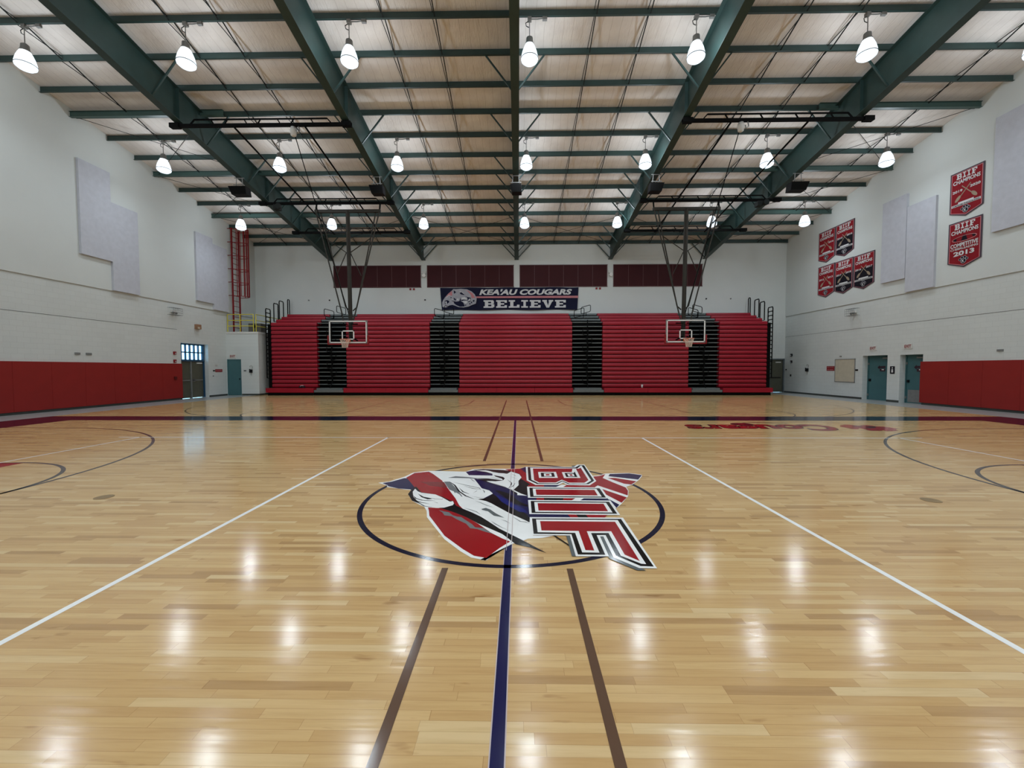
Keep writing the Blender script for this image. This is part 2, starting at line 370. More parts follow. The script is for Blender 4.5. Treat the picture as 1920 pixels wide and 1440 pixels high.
def slab_mb(mb, s, o, u, v, h, w_total, n, depth=0.004, gap=0.22):
    ws = {'I': 0.62}; tot = sum(ws.get(c, 1) for c in s) + gap * (len(s) - 1); k = w_total / tot; x = 0
    o = Vector(o); u = Vector(u); v = Vector(v); n = Vector(n)
    for c in s:
        wc = ws.get(c, 1)
        for i, r in enumerate(SLAB[c]):
            pts = [(r[0], r[1]), (r[2], r[1]), (r[2], r[3]), (r[0], r[3])] if isinstance(r, tuple) else r
            mb.poly([o + u * ((x + a * wc) * k) + v * (b_ * h) + n * (depth + i * 0.0002) for a, b_ in pts])
        x += wc + gap
    return mb
LOGO = [
('white',[(-2.006,5.744),(-1.871,5.802),(-1.72,6.07),(-1.65,6.32),(-1.436,6.434),(-1.249,6.421),(-1.118,6.408),(-0.831,6.383),(-0.736,6.541),(-0.565,6.572),(-0.109,6.57),(0.029,6.592),(0.111,6.704),(0.133,6.714),(0.171,5.559),(0.126,4.403),(0.145,3.923),(0.342,3.92),(0.231,3.867),(0.093,3.85),(0.046,3.804),(-0.054,3.734),(-0.176,3.585),(-0.27,3.406),(-0.327,3.414),(-0.281,3.402),(-0.408,3.453),(-0.517,3.572),(-0.706,3.825),(-0.877,4.153),(-1.005,4.404),(-1.052,4.599),(-1.108,4.733),(-1.156,4.78),(-1.314,4.957),(-1.42,5.186),(-1.442,5.398),(-1.54,5.427),(-1.817,5.538),(-1.826,5.602)]),
('red',[(-1.679,6.02),(-1.622,6.293),(-1.417,6.378),(-1.315,6.229),(-1.118,5.88),(-0.936,5.423),(-0.788,5.049),(-0.707,4.8),(-0.648,4.678),(-0.753,4.753),(-0.763,4.816),(-0.841,4.929),(-0.957,5.083),(-1.098,5.19),(-1.271,5.263),(-1.364,5.399),(-1.436,5.542),(-1.568,5.805)]),
('navy',[(-1.943,5.728),(-1.837,5.798),(-1.699,5.995),(-1.656,5.983),(-1.531,5.737),(-1.425,5.521),(-1.412,5.378),(-1.436,5.398),(-1.462,5.428),(-1.636,5.467),(-1.819,5.58),(-1.823,5.613)]),
('darkred',[(-1.42,5.807),(-1.238,5.797),(-1.069,5.787),(-0.982,5.547),(-0.997,5.494),(-1.115,5.566),(-1.212,5.587)]),
('grey',[(-1.073,5.81),(-0.99,5.811),(-0.859,5.506),(-0.793,5.345),(-0.709,5.121),(-0.727,5.13),(-0.761,5.212),(-0.828,5.306),(-0.826,5.258),(-0.858,5.345),(-0.93,5.423),(-1.009,5.632)]),
('red',[(-1.063,4.718),(-0.895,4.69),(-0.747,4.581),(-0.573,4.416),(-0.421,4.218),(-0.265,3.978),(-0.154,3.852),(-0.076,3.783),(-0.167,3.648),(-0.277,3.447),(-0.388,3.487),(-0.503,3.617),(-0.721,3.908),(-0.878,4.226),(-0.987,4.445),(-1.026,4.599)]),
('black',[(-1.417,5.563),(-1.28,5.301),(-1.106,5.227),(-0.964,5.118),(-0.85,4.979),(-0.8,4.946),(-0.768,4.848),(-0.742,4.784),(-0.648,4.678),(-0.531,4.562),(-0.412,4.424),(-0.324,4.294),(-0.191,4.09),(-0.071,3.947),(0.05,3.804),(0.251,3.546),(0.117,3.652),(-0.025,3.725),(-0.103,3.863),(-0.159,3.957),(-0.402,4.206),(-0.427,4.231),(-0.572,4.409),(-0.746,4.573),(-0.893,4.682),(-0.944,4.705),(-1.124,4.756),(-1.187,4.843),(-1.314,4.957),(-1.436,5.223),(-1.442,5.398),(-1.425,5.521)]),
('white',[(-1.403,5.459),(-1.337,5.34),(-1.276,5.282),(-1.073,5.209),(-0.957,5.083),(-0.841,4.929),(-0.805,4.946),(-0.779,4.864),(-0.782,4.8),(-0.868,4.713),(-0.964,4.697),(-1.029,4.734),(-1.117,4.772),(-1.234,4.925),(-1.338,5.114),(-1.4,5.319)]),
('black',[(-1.313,5.244),(-1.208,5.116),(-1.111,5.063),(-1.076,5.029),(-1.133,5.011),(-1.232,5.097)]),
('black',[(-1.357,5.17),(-1.279,5.05),(-1.188,4.984),(-1.104,4.969),(-1.023,4.962),(-1.023,4.96),(-1.106,4.951),(-1.196,4.968),(-1.293,5.038),(-1.359,5.168)]),
('black',[(-1.328,5.079),(-1.259,4.963),(-1.179,4.899),(-1.138,4.883),(-1.074,4.845),(-1.074,4.843),(-1.144,4.869),(-1.187,4.885),(-1.271,4.953),(-1.33,5.079)]),
('black',[(-1.115,5.081),(-1.046,5.034),(-0.952,5.018),(-0.954,5.074),(-0.952,5.074),(-0.948,5.008),(-1.05,5.024),(-1.115,5.081)]),
('black',[(-1.049,4.927),(-0.982,4.881),(-0.967,4.875),(-0.967,4.875),(-0.986,4.875),(-1.049,4.927)]),
('grey',[(-0.919,4.63),(-0.855,4.587),(-0.789,4.559),(-0.728,4.461),(-0.672,4.421),(-0.626,4.408),(-0.583,4.343),(-0.519,4.254),(-0.486,4.206),(-0.444,4.122),(-0.355,4.1),(-0.305,4.032),(-0.246,3.956),(-0.348,4.021),(-0.417,4.076),(-0.492,4.099),(-0.548,4.217),(-0.619,4.291),(-0.677,4.355),(-0.738,4.434),(-0.822,4.46),(-0.857,4.544)]),
('navy',[(-0.83,6.369),(-0.726,6.455),(-0.551,6.4),(-0.401,6.265),(-0.393,6.147),(-0.756,6.169)]),
('black',[(0.039,5.988),(0.139,5.754),(0.174,5.644),(0.128,5.548),(0.124,5.13),(-0.06,5.393),(0.006,5.642),(-0.0,5.821)]),
('red',[(-0.216,6.531),(0.029,6.583),(0.11,6.683),(0.133,6.698),(0.123,5.881),(0.248,5.634),(0.671,5.649),(0.648,5.553),(0.128,5.548),(0.174,5.644),(0.139,5.754),(0.046,5.964),(0.014,6.242),(-0.127,6.404)]),
('navy',[(0.036,6.583),(0.11,6.692),(0.125,6.698),(0.125,6.297),(0.085,6.434)]),
('navy',[(-0.662,5.993),(-0.463,5.817),(-0.108,5.442),(-0.023,5.22),(0.119,5.166),(0.125,5.059),(0.126,4.39),(0.117,4.262),(0.057,4.35),(-0.091,4.538),(-0.312,4.853),(-0.455,5.018),(-0.331,5.254),(-0.387,5.389),(-0.498,5.489)]),
('black',[(-0.5,5.018),(-0.404,5.071),(-0.33,5.235),(-0.182,4.97),(-0.042,4.73),(0.06,4.568),(0.126,4.417),(0.12,4.268),(0.057,4.344),(-0.101,4.538),(-0.371,4.934)]),
('black',[(-0.316,5.39),(-0.256,5.39),(-0.104,5.238),(0.011,4.938),(0.116,4.809),(0.115,4.747),(-0.043,4.856),(-0.219,5.199)]),
('black',[(-0.108,5.442),(-0.012,5.276),(-0.012,5.201),(-0.076,5.295)]),
('white',[(-0.109,5.462),(-0.048,5.393),(0.034,5.258),(0.119,5.166),(-0.012,5.192),(-0.012,5.276)]),
('navy2',[(-0.307,5.236),(-0.185,5.073),(-0.07,4.855),(0.062,4.686),(0.105,4.554),(0.01,4.582),(-0.095,4.745),(-0.208,4.936)]),
('black',[(-0.73,6.483),(-0.563,6.548),(-0.236,6.488),(-0.113,6.418),(0.014,6.256),(0.057,6.062),(0.006,5.822),(0.009,5.621),(-0.06,5.393),(-0.121,5.452),(-0.461,5.794),(-0.649,5.993),(-0.449,5.983),(-0.334,6.058),(-0.399,6.238),(-0.584,6.372)]),
('white',[(-0.684,6.455),(-0.521,6.471),(-0.35,6.347),(-0.172,6.254),(-0.113,6.39),(0.014,6.237),(0.05,6.05),(0.003,5.856),(0.006,5.642),(-0.066,5.412),(-0.121,5.462),(-0.184,5.555),(-0.401,5.76),(-0.465,5.852),(-0.335,5.83),(-0.221,5.878),(-0.198,5.986),(-0.228,6.072),(-0.396,6.186),(-0.4,6.251),(-0.513,6.373)]),
('white',[(-0.957,6.103),(-0.748,6.161),(-0.393,6.139),(-0.251,5.985),(-0.221,5.889),(-0.449,5.983),(-0.737,6.067)]),
('grey',[(-1.05,6.014),(-0.951,6.103),(-0.735,6.049),(-0.485,5.934),(-0.577,5.938),(-0.728,5.993),(-0.882,6.003)]),
('black',[(-0.483,6.458),(-0.367,6.353),(-0.173,6.263),(-0.173,6.261),(-0.375,6.339),(-0.485,6.456)]),
('black',[(-0.436,6.374),(-0.296,6.314),(-0.201,6.281),(-0.201,6.279),(-0.302,6.298),(-0.436,6.372)]),
('black',[(-0.38,6.174),(-0.297,6.091),(-0.227,6.061),(-0.227,6.059),(-0.307,6.077),(-0.382,6.172)]),
('black',[(-0.42,6.059),(-0.315,5.992),(-0.225,5.999),(-0.225,5.997),(-0.319,5.976),(-0.422,6.057)]),
('black',[(-0.479,5.959),(-0.374,5.896),(-0.247,5.878),(-0.247,5.876),(-0.38,5.88),(-0.481,5.957)]),
('black',[(-0.156,5.914),(-0.088,5.754),(-0.093,5.64),(-0.133,5.503),(-0.135,5.503),(-0.107,5.642),(-0.102,5.75),(-0.158,5.914)]),
('black',[(-0.044,5.753),(-0.06,5.596),(-0.145,5.481),(-0.147,5.483),(-0.076,5.602),(-0.046,5.753)]),
('black',[(-0.463,5.828),(-0.299,5.685),(-0.115,5.493),(-0.115,5.493),(-0.303,5.681),(-0.463,5.828)]),
('grey',[(-0.102,6.241),(-0.05,6.178),(-0.033,6.099),(-0.035,6.099),(-0.06,6.174),(-0.104,6.241)]),
('grey',[(-0.134,6.086),(-0.065,6.038),(-0.013,5.939),(-0.013,5.939),(-0.069,6.034),(-0.134,6.086)]),
('black',[(-0.995,5.812),(-0.881,5.637),(-0.777,5.349),(-0.663,5.155),(-0.55,5.027),(-0.552,5.025),(-0.681,5.143),(-0.797,5.341),(-0.901,5.629),(-0.997,5.81)]),
('black',[(-0.948,5.793),(-0.732,5.639),(-0.532,5.503),(-0.503,5.428),(-0.505,5.428),(-0.538,5.495),(-0.738,5.631),(-0.948,5.793)]),
('black',[(-0.809,5.506),(-0.723,5.331),(-0.635,5.229),(-0.637,5.227),(-0.739,5.321),(-0.811,5.506)]),
('black',[(-0.748,5.592),(-0.615,5.483),(-0.504,5.425),(-0.504,5.423),(-0.621,5.473),(-0.748,5.59)]),
('black',[(-0.595,5.27),(-0.554,5.371),(-0.517,5.309),(-0.517,5.309),(-0.55,5.365),(-0.595,5.27)]),
('black',[(-0.627,5.154),(-0.494,5.087),(-0.407,5.106),(-0.407,5.106),(-0.496,5.081),(-0.627,5.154)]),
('black',[(-0.562,5.031),(-0.458,5.038),(-0.382,5.08),(-0.382,5.08),(-0.456,5.032),(-0.562,5.031)]),
('black',[(-0.478,5.418),(-0.446,5.351),(-0.441,5.272),(-0.443,5.272),(-0.458,5.347),(-0.48,5.418)]),
('grey',[(-0.712,5.98),(-0.664,5.888),(-0.619,5.787),(-0.621,5.787),(-0.676,5.882),(-0.714,5.98)]),
('navy',[(-0.511,5.499),(-0.433,5.439),(-0.387,5.389),(-0.332,5.264),(-0.387,5.389),(-0.423,5.469)]),
('grey',[(-0.539,4.966),(-0.45,4.887),(-0.368,4.792),(-0.271,4.709),(-0.271,4.709),(-0.374,4.784),(-0.458,4.881),(-0.539,4.966)]),
('grey',[(-0.636,4.705),(-0.553,4.645),(-0.473,4.579),(-0.422,4.485),(-0.424,4.485),(-0.481,4.573),(-0.559,4.637),(-0.636,4.705)]),
('grey',[(-0.296,4.307),(-0.23,4.198),(-0.165,4.114),(-0.165,4.114),(-0.236,4.194),(-0.296,4.307)]),
('grey',[(-0.193,4.341),(-0.131,4.3),(-0.075,4.21),(-0.075,4.21),(-0.137,4.294),(-0.193,4.341)]),
('grey',[(-0.063,4.428),(0.027,4.289),(0.078,4.278),(0.121,4.225),(0.121,4.225),(0.072,4.27),(0.019,4.283),(-0.065,4.428)]),
('grey',[(-0.302,4.314),(-0.172,4.128),(-0.063,4.002),(-0.063,4.002),(-0.176,4.124),(-0.302,4.314)]),
('greyd',[(-0.429,4.665),(-0.38,4.703),(-0.325,4.651),(-0.251,4.522),(-0.151,4.387),(-0.211,4.426),(-0.272,4.453),(-0.346,4.592),(-0.411,4.633)]),
('white',[(1.126,6.136),(1.235,6.176),(1.352,6.282),(1.719,6.318),(1.894,6.214),(1.873,6.131),(1.757,5.909),(1.612,5.692),(1.487,5.572),(1.485,5.531),(1.471,5.389),(1.399,5.153),(1.239,4.854),(1.147,4.713),(1.044,4.742),(0.734,5.65)]),
('red',[(1.119,6.098),(1.227,6.137),(1.343,6.242),(1.258,6.025),(1.355,5.79),(1.473,5.541),(1.463,5.389),(1.405,5.189),(1.108,5.632),(1.049,5.547),(0.903,5.545),(0.72,5.543),(0.361,5.646),(0.92,5.652),(0.995,5.653),(1.129,5.868)]),
('red',[(1.33,6.026),(1.443,6.027),(1.708,5.85),(1.583,5.676),(1.496,5.724)]),
('navy',[(1.414,6.251),(1.719,6.291),(1.887,6.188),(1.759,5.938),(1.364,6.121)]),
('red',[(1.136,5.465),(1.373,5.108),(1.254,4.902),(1.136,5.214)]),
('navy',[(1.132,5.044),(1.209,4.83),(1.147,4.716),(1.137,4.967)]),
('red',[(0.137,5.644),(1.075,5.653),(1.051,5.522),(0.134,5.548)]),
('navy',[(0.361,5.646),(0.584,5.648),(0.525,5.545),(0.354,5.55)]),
('white',[(0.612,5.67),(0.678,5.649),(0.61,5.542),(0.513,5.545)]),
('navy',[(0.123,5.094),(1.118,5.079),(1.135,4.959),(0.121,4.982)]),
('red',[(0.229,5.078),(0.325,5.079),(0.319,4.984),(0.225,4.983)]),
('black',[(0.325,5.079),(0.565,5.078),(0.555,4.986),(0.319,4.984)]),
('red',[(0.565,5.078),(0.727,5.08),(0.658,4.979),(0.554,4.981)]),
('white',[(0.728,5.083),(0.834,5.081),(0.756,4.972),(0.658,4.979)]),
('navy',[(0.114,4.505),(0.536,4.5),(0.524,4.401),(0.111,4.403)]),
('red',[(0.536,4.5),(0.995,4.492),(0.943,4.4),(0.524,4.401)]),
('black',[(0.645,4.502),(0.75,4.503),(0.767,4.4),(0.66,4.399)]),
('navy',[(0.526,4.5),(0.551,4.501),(0.573,4.398),(0.514,4.397)]),
('greyd',[(0.898,6.783),(0.963,6.799),(0.924,6.675),(0.882,6.66)]),
('white',[(0.125,6.704),(0.92,6.7),(0.999,6.862),(1.123,6.863),(1.13,5.856),(0.998,5.635),(0.69,5.645),(0.64,5.76),(0.566,5.648),(0.242,5.645),(0.123,5.881)]),
('black',[(0.156,6.683),(0.939,6.655),(1.025,6.815),(1.108,6.816),(1.102,5.868),(0.989,5.692),(0.707,5.689),(0.635,5.833),(0.552,5.698),(0.263,5.695),(0.151,5.9)]),
('white',[(0.197,6.644),(0.965,6.601),(1.04,6.775),(1.064,6.775),(1.061,5.879),(0.962,5.718),(0.721,5.72),(0.637,5.874),(0.543,5.732),(0.287,5.733),(0.194,5.913)]),
('red',[(0.239,6.58),(0.983,6.581),(1.024,6.652),(1.026,5.902),(0.945,5.763),(0.723,5.765),(0.639,5.917),(0.538,5.77),(0.298,5.767),(0.232,5.894)]),
('white',[(0.312,6.367),(0.595,6.37),(0.591,6.018),(0.311,6.015)]),
('black',[(0.351,6.313),(0.556,6.315),(0.552,6.077),(0.348,6.075)]),
('white',[(0.397,6.273),(0.511,6.274),(0.509,6.112),(0.392,6.104)]),
('red',[(0.424,6.233),(0.48,6.234),(0.478,6.15),(0.423,6.147)]),
('white',[(0.685,6.357),(0.842,6.358),(0.881,6.571),(0.939,6.572),(0.927,6.017),(0.683,6.014)]),
('black',[(0.722,6.303),(0.863,6.304),(0.892,6.392),(0.89,6.066),(0.721,6.069)]),
('white',[(0.757,6.263),(0.854,6.256),(0.854,6.108),(0.758,6.102)]),
('red',[(0.788,6.224),(0.828,6.224),(0.828,6.141),(0.79,6.141)]),
('white',[(0.121,5.564),(1.113,5.531),(1.131,5.502),(1.115,5.061),(0.123,5.077)]),
('black',[(0.152,5.512),(1.106,5.496),(1.107,5.093),(0.152,5.109)]),
('white',[(0.196,5.476),(1.058,5.465),(1.062,5.133),(0.196,5.145)]),
('red',[(0.233,5.436),(1.022,5.42),(1.021,5.18),(0.235,5.195)]),
('white',[(0.121,4.993),(1.136,4.976),(1.133,4.482),(0.124,4.503)]),
('black',[(0.153,4.953),(1.109,4.934),(1.109,4.521),(0.151,4.537)]),
('white',[(0.195,4.915),(1.065,4.897),(1.066,4.56),(0.194,4.573)]),
('red',[(0.234,4.872),(1.027,4.859),(1.024,4.599),(0.232,4.616)]),
('black',[(0.339,3.923),(0.359,3.924),(0.489,3.677),(0.485,3.649)]),
('greyd',[(0.467,3.919),(0.511,3.919),(0.507,3.483),(0.466,3.482)]),
('greyd',[(0.79,3.907),(0.832,3.907),(0.831,3.464),(0.995,3.285),(1.033,3.241),(0.961,3.24),(0.778,3.445)]),
('white',[(0.124,4.406),(1.143,4.403),(1.131,3.273),(0.987,3.277),(0.821,3.464),(0.825,3.902),(0.793,3.902),(0.786,3.481),(0.499,3.48),(0.504,3.922),(0.143,3.923)]),
('black',[(0.149,4.368),(1.112,4.365),(1.114,3.303),(1.008,3.311),(0.85,3.496),(0.854,3.934),(0.766,3.933),(0.761,3.511),(0.522,3.513),(0.522,3.951),(0.151,3.955)]),
('white',[(0.192,4.339),(1.068,4.33),(1.064,3.346),(1.027,3.35),(0.892,3.496),(0.893,3.983),(0.72,3.981),(0.718,3.552),(0.566,3.555),(0.564,3.984),(0.193,3.996)]),
('red',[(0.233,4.291),(1.028,4.282),(1.027,3.398),(0.93,3.516),(0.929,4.028),(0.686,4.025),(0.68,3.593),(0.602,3.6),(0.605,4.031),(0.233,4.039)]),
('pink',[(-0.106,6.57),(-0.105,3.586),(-0.111,3.586),(-0.112,6.57)]),
('pink',[(-0.055,6.571),(-0.059,3.734),(-0.065,3.734),(-0.061,6.571)])]
FLOORCAT = [
('red',[(9.17,11.685),(9.439,11.859),(9.544,11.825),(9.641,11.62),(9.829,11.723),(9.933,11.724),(10.026,11.656),(10.031,11.49),(10.15,11.458),(10.236,11.329),(10.21,11.141),(10.27,11.08),(10.106,10.989),(9.917,10.782),(9.942,10.725),(9.7,10.638),(9.544,10.654),(9.595,10.809),(9.476,10.693),(9.2,10.691),(9.234,10.894),(9.28,11.075),(9.25,11.136),(9.106,10.983),(8.956,10.982),(8.988,11.291),(8.987,11.451)]),
('dark',[(9.707,11.455),(9.984,11.457),(9.789,11.232),(9.528,11.137),(9.535,11.262)]),
('dark',[(9.555,11.722),(9.586,11.553),(9.67,11.521),(9.469,11.389),(9.419,11.519)])]
# ================================================================ the setting
floor = MB().box(-16.2, 16.2, YN, YB, -0.06, 0.0).build('floor', maple, origin=(0, 0, 0)); tag(floor, kind='structure')
def fl(mb, x0, x1, y0, y1, z=0.0006): return mb.poly([(x0, y0, z), (x1, y0, z), (x1, y1, z), (x0, y1, z)])
ap = MB()
for s in (-1, 1): ap.box(min(s * 16.2, s * (XW + 0.4)), max(s * 16.2, s * (XW + 0.4)), YN, YB + 0.4, -0.06, 0.001)
tag(ap.build('floor', apron, origin=(0, 0, 0)), kind='structure')

def ring(mb, cx, cy, r, wd, a0, a1, z, n=72):
    a0 = math.radians(a0); a1 = math.radians(a1)
    for i in range(n):
        t0 = a0 + (a1 - a0) * i / n; t1 = a0 + (a1 - a0) * (i + 1) / n
        mb.poly([(cx + (r - wd / 2) * math.cos(t0), cy + (r - wd / 2) * math.sin(t0), z), (cx + (r + wd / 2) * math.cos(t0), cy + (r + wd / 2) * math.sin(t0), z),
                 (cx + (r + wd / 2) * math.cos(t1), cy + (r + wd / 2) * math.sin(t1), z), (cx + (r - wd / 2) * math.cos(t1), cy + (r - wd / 2) * math.sin(t1), z)])
    return mb
def fpart(name, mb, m): return mb.build(name, m, floor)
Z1, Z2, Z3, Z4 = 0.0004, 0.0008, 0.0012, 0.0016
# navy border of the main court
b = MB(); XI, XO = 14.36, 16.2; YI, YO = 7.66, 8.75
fl(b, -XO, XO, CY + YI, CY + YO, Z1); fl(b, -XO, XO, CY - YO, CY - YI, Z1)
fl(b, -XO, -XI, CY - YI, CY + YI, Z1); fl(b, XI, XO, CY - YI, CY + YI, Z1); fpart('border_band', b, PNT['deep'])
# navy centre line and circle
fpart('centre_line', fl(MB(), CX - 0.03, CX + 0.03, CY - YI, CY + YI, Z3), PNT['navy'])
fpart('centre_line_edge', fl(MB(), CX - 0.036, CX + 0.036, CY - YI, CY + YI, Z2), PNT['pink'])
fpart('centre_circle', ring(MB(), CX, CY, 1.80, 0.055, 0, 360, Z3, 120), PNT['deep'])
# free-throw circles, keys and three-point arcs
for s in (-1, 1):
    kx = CX + s * 8.54; bx = CX + s * 14.33; hx = CX + s * 12.73
    fpart('key_fill', fl(MB(), min(kx, bx), max(kx, bx), CY - 1.83, CY + 1.83, Z1), PNT['red'])
    fpart('free_throw_circle', ring(MB(), kx, CY, 1.83, 0.055, 0, 360, Z2, 90), PNT['line'])
    b = ring(MB(), hx, CY, 6.02, 0.055, 90 if s < 0 else 90, -90 if s < 0 else 270, Z2, 120)
    for q in (-1, 1): fl(b, min(hx, bx), max(hx, bx), CY + q * 6.02 - 0.027, CY + q * 6.02 + 0.027, Z2)
    fpart('three_point_line', b, PNT['line'])
# white volleyball court
b = MB()
for s in (-1, 1):
    fl(b, CX - 9.5, CX + 9.5, CY + s * 4.475 - 0.025, CY + s * 4.475 + 0.025, Z3)
    fl(b, CX + s * 3 - 0.025, CX + s * 3 + 0.025, CY - 4.5, CY + 4.5, Z3); fl(b, CX + s * 8.975 - 0.025, CX + s * 8.975 + 0.025, CY - 4.5, CY + 4.5, Z3)
fpart('volleyball_lines', b, PNT['white'])
# brown lines of the two side courts
for x in (CX - 0.51, CX + 0.51):
    b = MB(); fl(b, x - 0.026, x + 0.026, 7.12, 20.9, Z4); fl(b, x - 0.026, x + 0.026, -10, 3.27, Z4); fpart('side_court_line', b, PNT['brown'])
for hx in (-8.29, 8.07):
    b = ring(MB(), hx, 19.4, 6.02, 0.05, 180, 360, Z2, 100)
    for q in (-1, 1): fl(b, hx + q * 6.02 - 0.025, hx + q * 6.02 + 0.025, 19.4, 20.95, Z2); fl(b, hx + q * 1.83 - 0.025, hx + q * 1.83 + 0.025, 15.2, 20.95, Z2)
    fl(b, hx - 1.83, hx + 1.83, 15.17, 15.22, Z2); ring(b, hx, 15.2, 1.83, 0.05, 180, 360, Z2, 60)
    fpart('side_court_arc', b, PNT['brown'])

# floor logo, painted in layers
lg = empty('floor_logo', (CX, CY, 0), 'red white and blue school logo with slanted letters painted in the centre circle', 'floor logo')
layers = {}
for i, (c, pts) in enumerate(LOGO):
    layers.setdefault(c, MB()).poly([(x, y, 0.0022 + i * 0.00004) for x, y in pts])
LN = {'white': 'white_field', 'red': 'red_field', 'navy': 'navy_field', 'navy2': 'blue_highlight', 'black': 'black_outline', 'grey': 'grey_shade', 'greyd': 'slate_shadow', 'darkred': 'dark_red_shade', 'pink': 'seam_line'}
def fix_up(o):
    for p in o.data.polygons:
        if p.normal.z < 0: p.flip()
for c, mb in layers.items():
    if c in ('navy', 'greyd', 'grey'):
        for f_ in mb.f: fix_up(MB().poly([mb.v[k_] for k_ in f_]).build(LN[c], PNT[c], lg))
    else: fix_up(mb.build(LN[c], PNT[c], lg))
# script lettering near the far sideline, reads from the bleachers
sc = empty('floor_script', (7.8, 11.2, 0), 'red script word painted upside down on the floor beside the navy band', 'floor lettering')
U, VV = V(-1, 0, 0), V(0, -1, 0)
t = text_mb(MB(), 'Cougars', (8.72, 12.22, 0), U, VV, 1.56, 4.08, offset=0.055, shear=0.3, n=(0, 0, 1), depth=0.0020); t.build('lettering_outline', PNT['dark'], sc)
t = text_mb(MB(), 'Cougars', (8.69, 12.18, 0), U, VV, 1.48, 4.00, offset=0.02, shear=0.3, n=(0, 0, 1), depth=0.0024); t.build('lettering', PNT['red'], sc)
b = MB(); sw = [(6.5, 12.0), (6.75, 12.22), (7.3, 12.32), (8.0, 12.12)]
for i in range(len(sw) - 1):
    (xa, ya), (xb, yb) = sw[i], sw[i + 1]; b.poly([(xa, ya - 0.04, 0.0021), (xb, yb - 0.04, 0.0021), (xb, yb + 0.04, 0.0021), (xa, ya + 0.04, 0.0021)])
b.build('swash', PNT['dark'], sc)
ct = empty('floor_emblem', (9.6, 11.3, 0), 'small red leaping cat silhouette painted beside the upside down script word', 'floor emblem')
ly = {}
for i, (c, pts) in enumerate(FLOORCAT): ly.setdefault(c, MB()).poly([(x, y, 0.0022 + i * 0.0003) for x, y in pts])
for c, mb in ly.items(): fix_up(mb.build('silhouette' if c == 'red' else 'silhouette_shade', PNT[c], ct))
for (x, y, lab) in ((-5.29, 5.06, 'round brass floor socket cover left of the centre circle'), (5.10, 5.05, 'round brass floor socket cover right of the centre circle')):
    tag(MB().disc((x, y, 0.0), 0.10, h=0.003).build('socket_cover', brass), lab, 'floor socket')

# ---- walls: boxes around the openings, sloping gable tops
def wall_boxes(mb, a0, a1, z0, z1, holes, put):
    As = sorted(set([a0, a1] + [h[0] for h in holes] + [h[1] for h in holes])); Zs = sorted(set([z0, z1] + [h[2] for h in holes] + [h[3] for h in holes]))
    for i in range(len(As) - 1):
        for j in range(len(Zs) - 1):
            ca = (As[i] + As[i + 1]) / 2; cz = (Zs[j] + Zs[j + 1]) / 2
            if any(h[0] < ca < h[1] and h[2] < cz < h[3] for h in holes): continue
            put(mb, As[i], As[i + 1], Zs[j], Zs[j + 1])
ZL = 5.10
def side_wall(s, name, holes):
    mb = MB()
    xa, xb = (s * XW, s * (XW + 0.4)); lo, hi = min(xa, xb), max(xa, xb)
    wall_boxes(mb, YN, YB, 0, ZL - 0.06, holes, lambda m, a, c, z0, z1: m.box(lo, hi, a, c, z0, z1))
    x = s * (XW - 0.035)
    pts = [(x, YN, ZL), (x, YB, ZL), (x, YB, RP(YB) + 0.35), (x, YR, RP(YR) + 0.35), (x, YN, RP(YN) + 0.35)]
    mb.prism(pts, (s * 0.435, 0, 0))
    mb.box(min(s * (XW + 0.02), s * (XW + 0.4)), max(s * (XW + 0.02), s * (XW + 0.4)), YN, YB, ZL - 0.06, ZL)
    tag(mb.build(name, wall_x, origin=(s * XW, 0, 0)), kind='structure')
DL = (21.5, 23.42, 0, 3.04)
DR1 = (20.14, 21.57, 0, 2.27); DR2 = (18.4, 19.49, 0, 2.25)
side_wall(-1, 'wall_left', [DL]); side_wall(1, 'wall_right', [DR1, DR2])
mb = MB(); DB = (16.98, 17.95, 0, 2.25)
wall_boxes(mb, -XW - 0.4, XW + 0.4, 0, RP(YB) + 0.3, [DB], lambda m, a, c, z0, z1: m.box(a, c, YB, YB + 0.4, z0, z1))
tag(mb.build('wall_back', wall_y, origin=(0, YB, 0)), kind='structure')
tag(MB().box(-XW - 0.4, XW + 0.4, YN - 0.4, YN, 0, RP(YN) + 0.3).build('wall_front', wall_y, origin=(0, YN, 0)), kind='structure')
mb = MB()
for s in (-1, 1):
    ye = YB + 0.5 if s > 0 else YN - 0.5
    mb.prism([(-XW - 0.5, YR, RP(YR) + 0.13), (XW + 0.5, YR, RP(YR) + 0.13), (XW + 0.5, ye, RP(ye) + 0.13), (-XW - 0.5, ye, RP(ye) + 0.13)], (0, 0, 0.15))
tag(mb.build('ceiling', ceilm, origin=(0, 0, 0)), kind='structure')
# thin horizontal joint lower down both side walls, and the rubber base
k = 0
for s in (-1, 1):
    k += 1; x = s * XW
    tag(MB().box(min(x, x - s * 0.004), max(x, x - s * 0.004), YN, 21.3 if s < 0 else 27.8, 3.715, 3.735).build('trim_%d' % k, greyp), kind='structure')
def base(side, mb): tag(mb.build('baseboard_' + side, rubber), kind='structure')
mb = MB(); mb.box(-XW, -XW + 0.012, YN, 21.5, 0, 0.1); mb.box(-XW, -XW + 0.012, 23.42, 24.9, 0, 0.1); base('left', mb)
mb = MB(); mb.box(XW - 0.012, XW, YN, 18.4, 0, 0.1); mb.box(XW - 0.012, XW, 19.49, 20.14, 0, 0.1); mb.box(XW - 0.012, XW, 21.57, YB, 0, 0.1); base('right', mb)
mb = MB(); mb.box(15.5, 16.9, YB - 0.012, YB, 0, 0.1); base('back', mb)

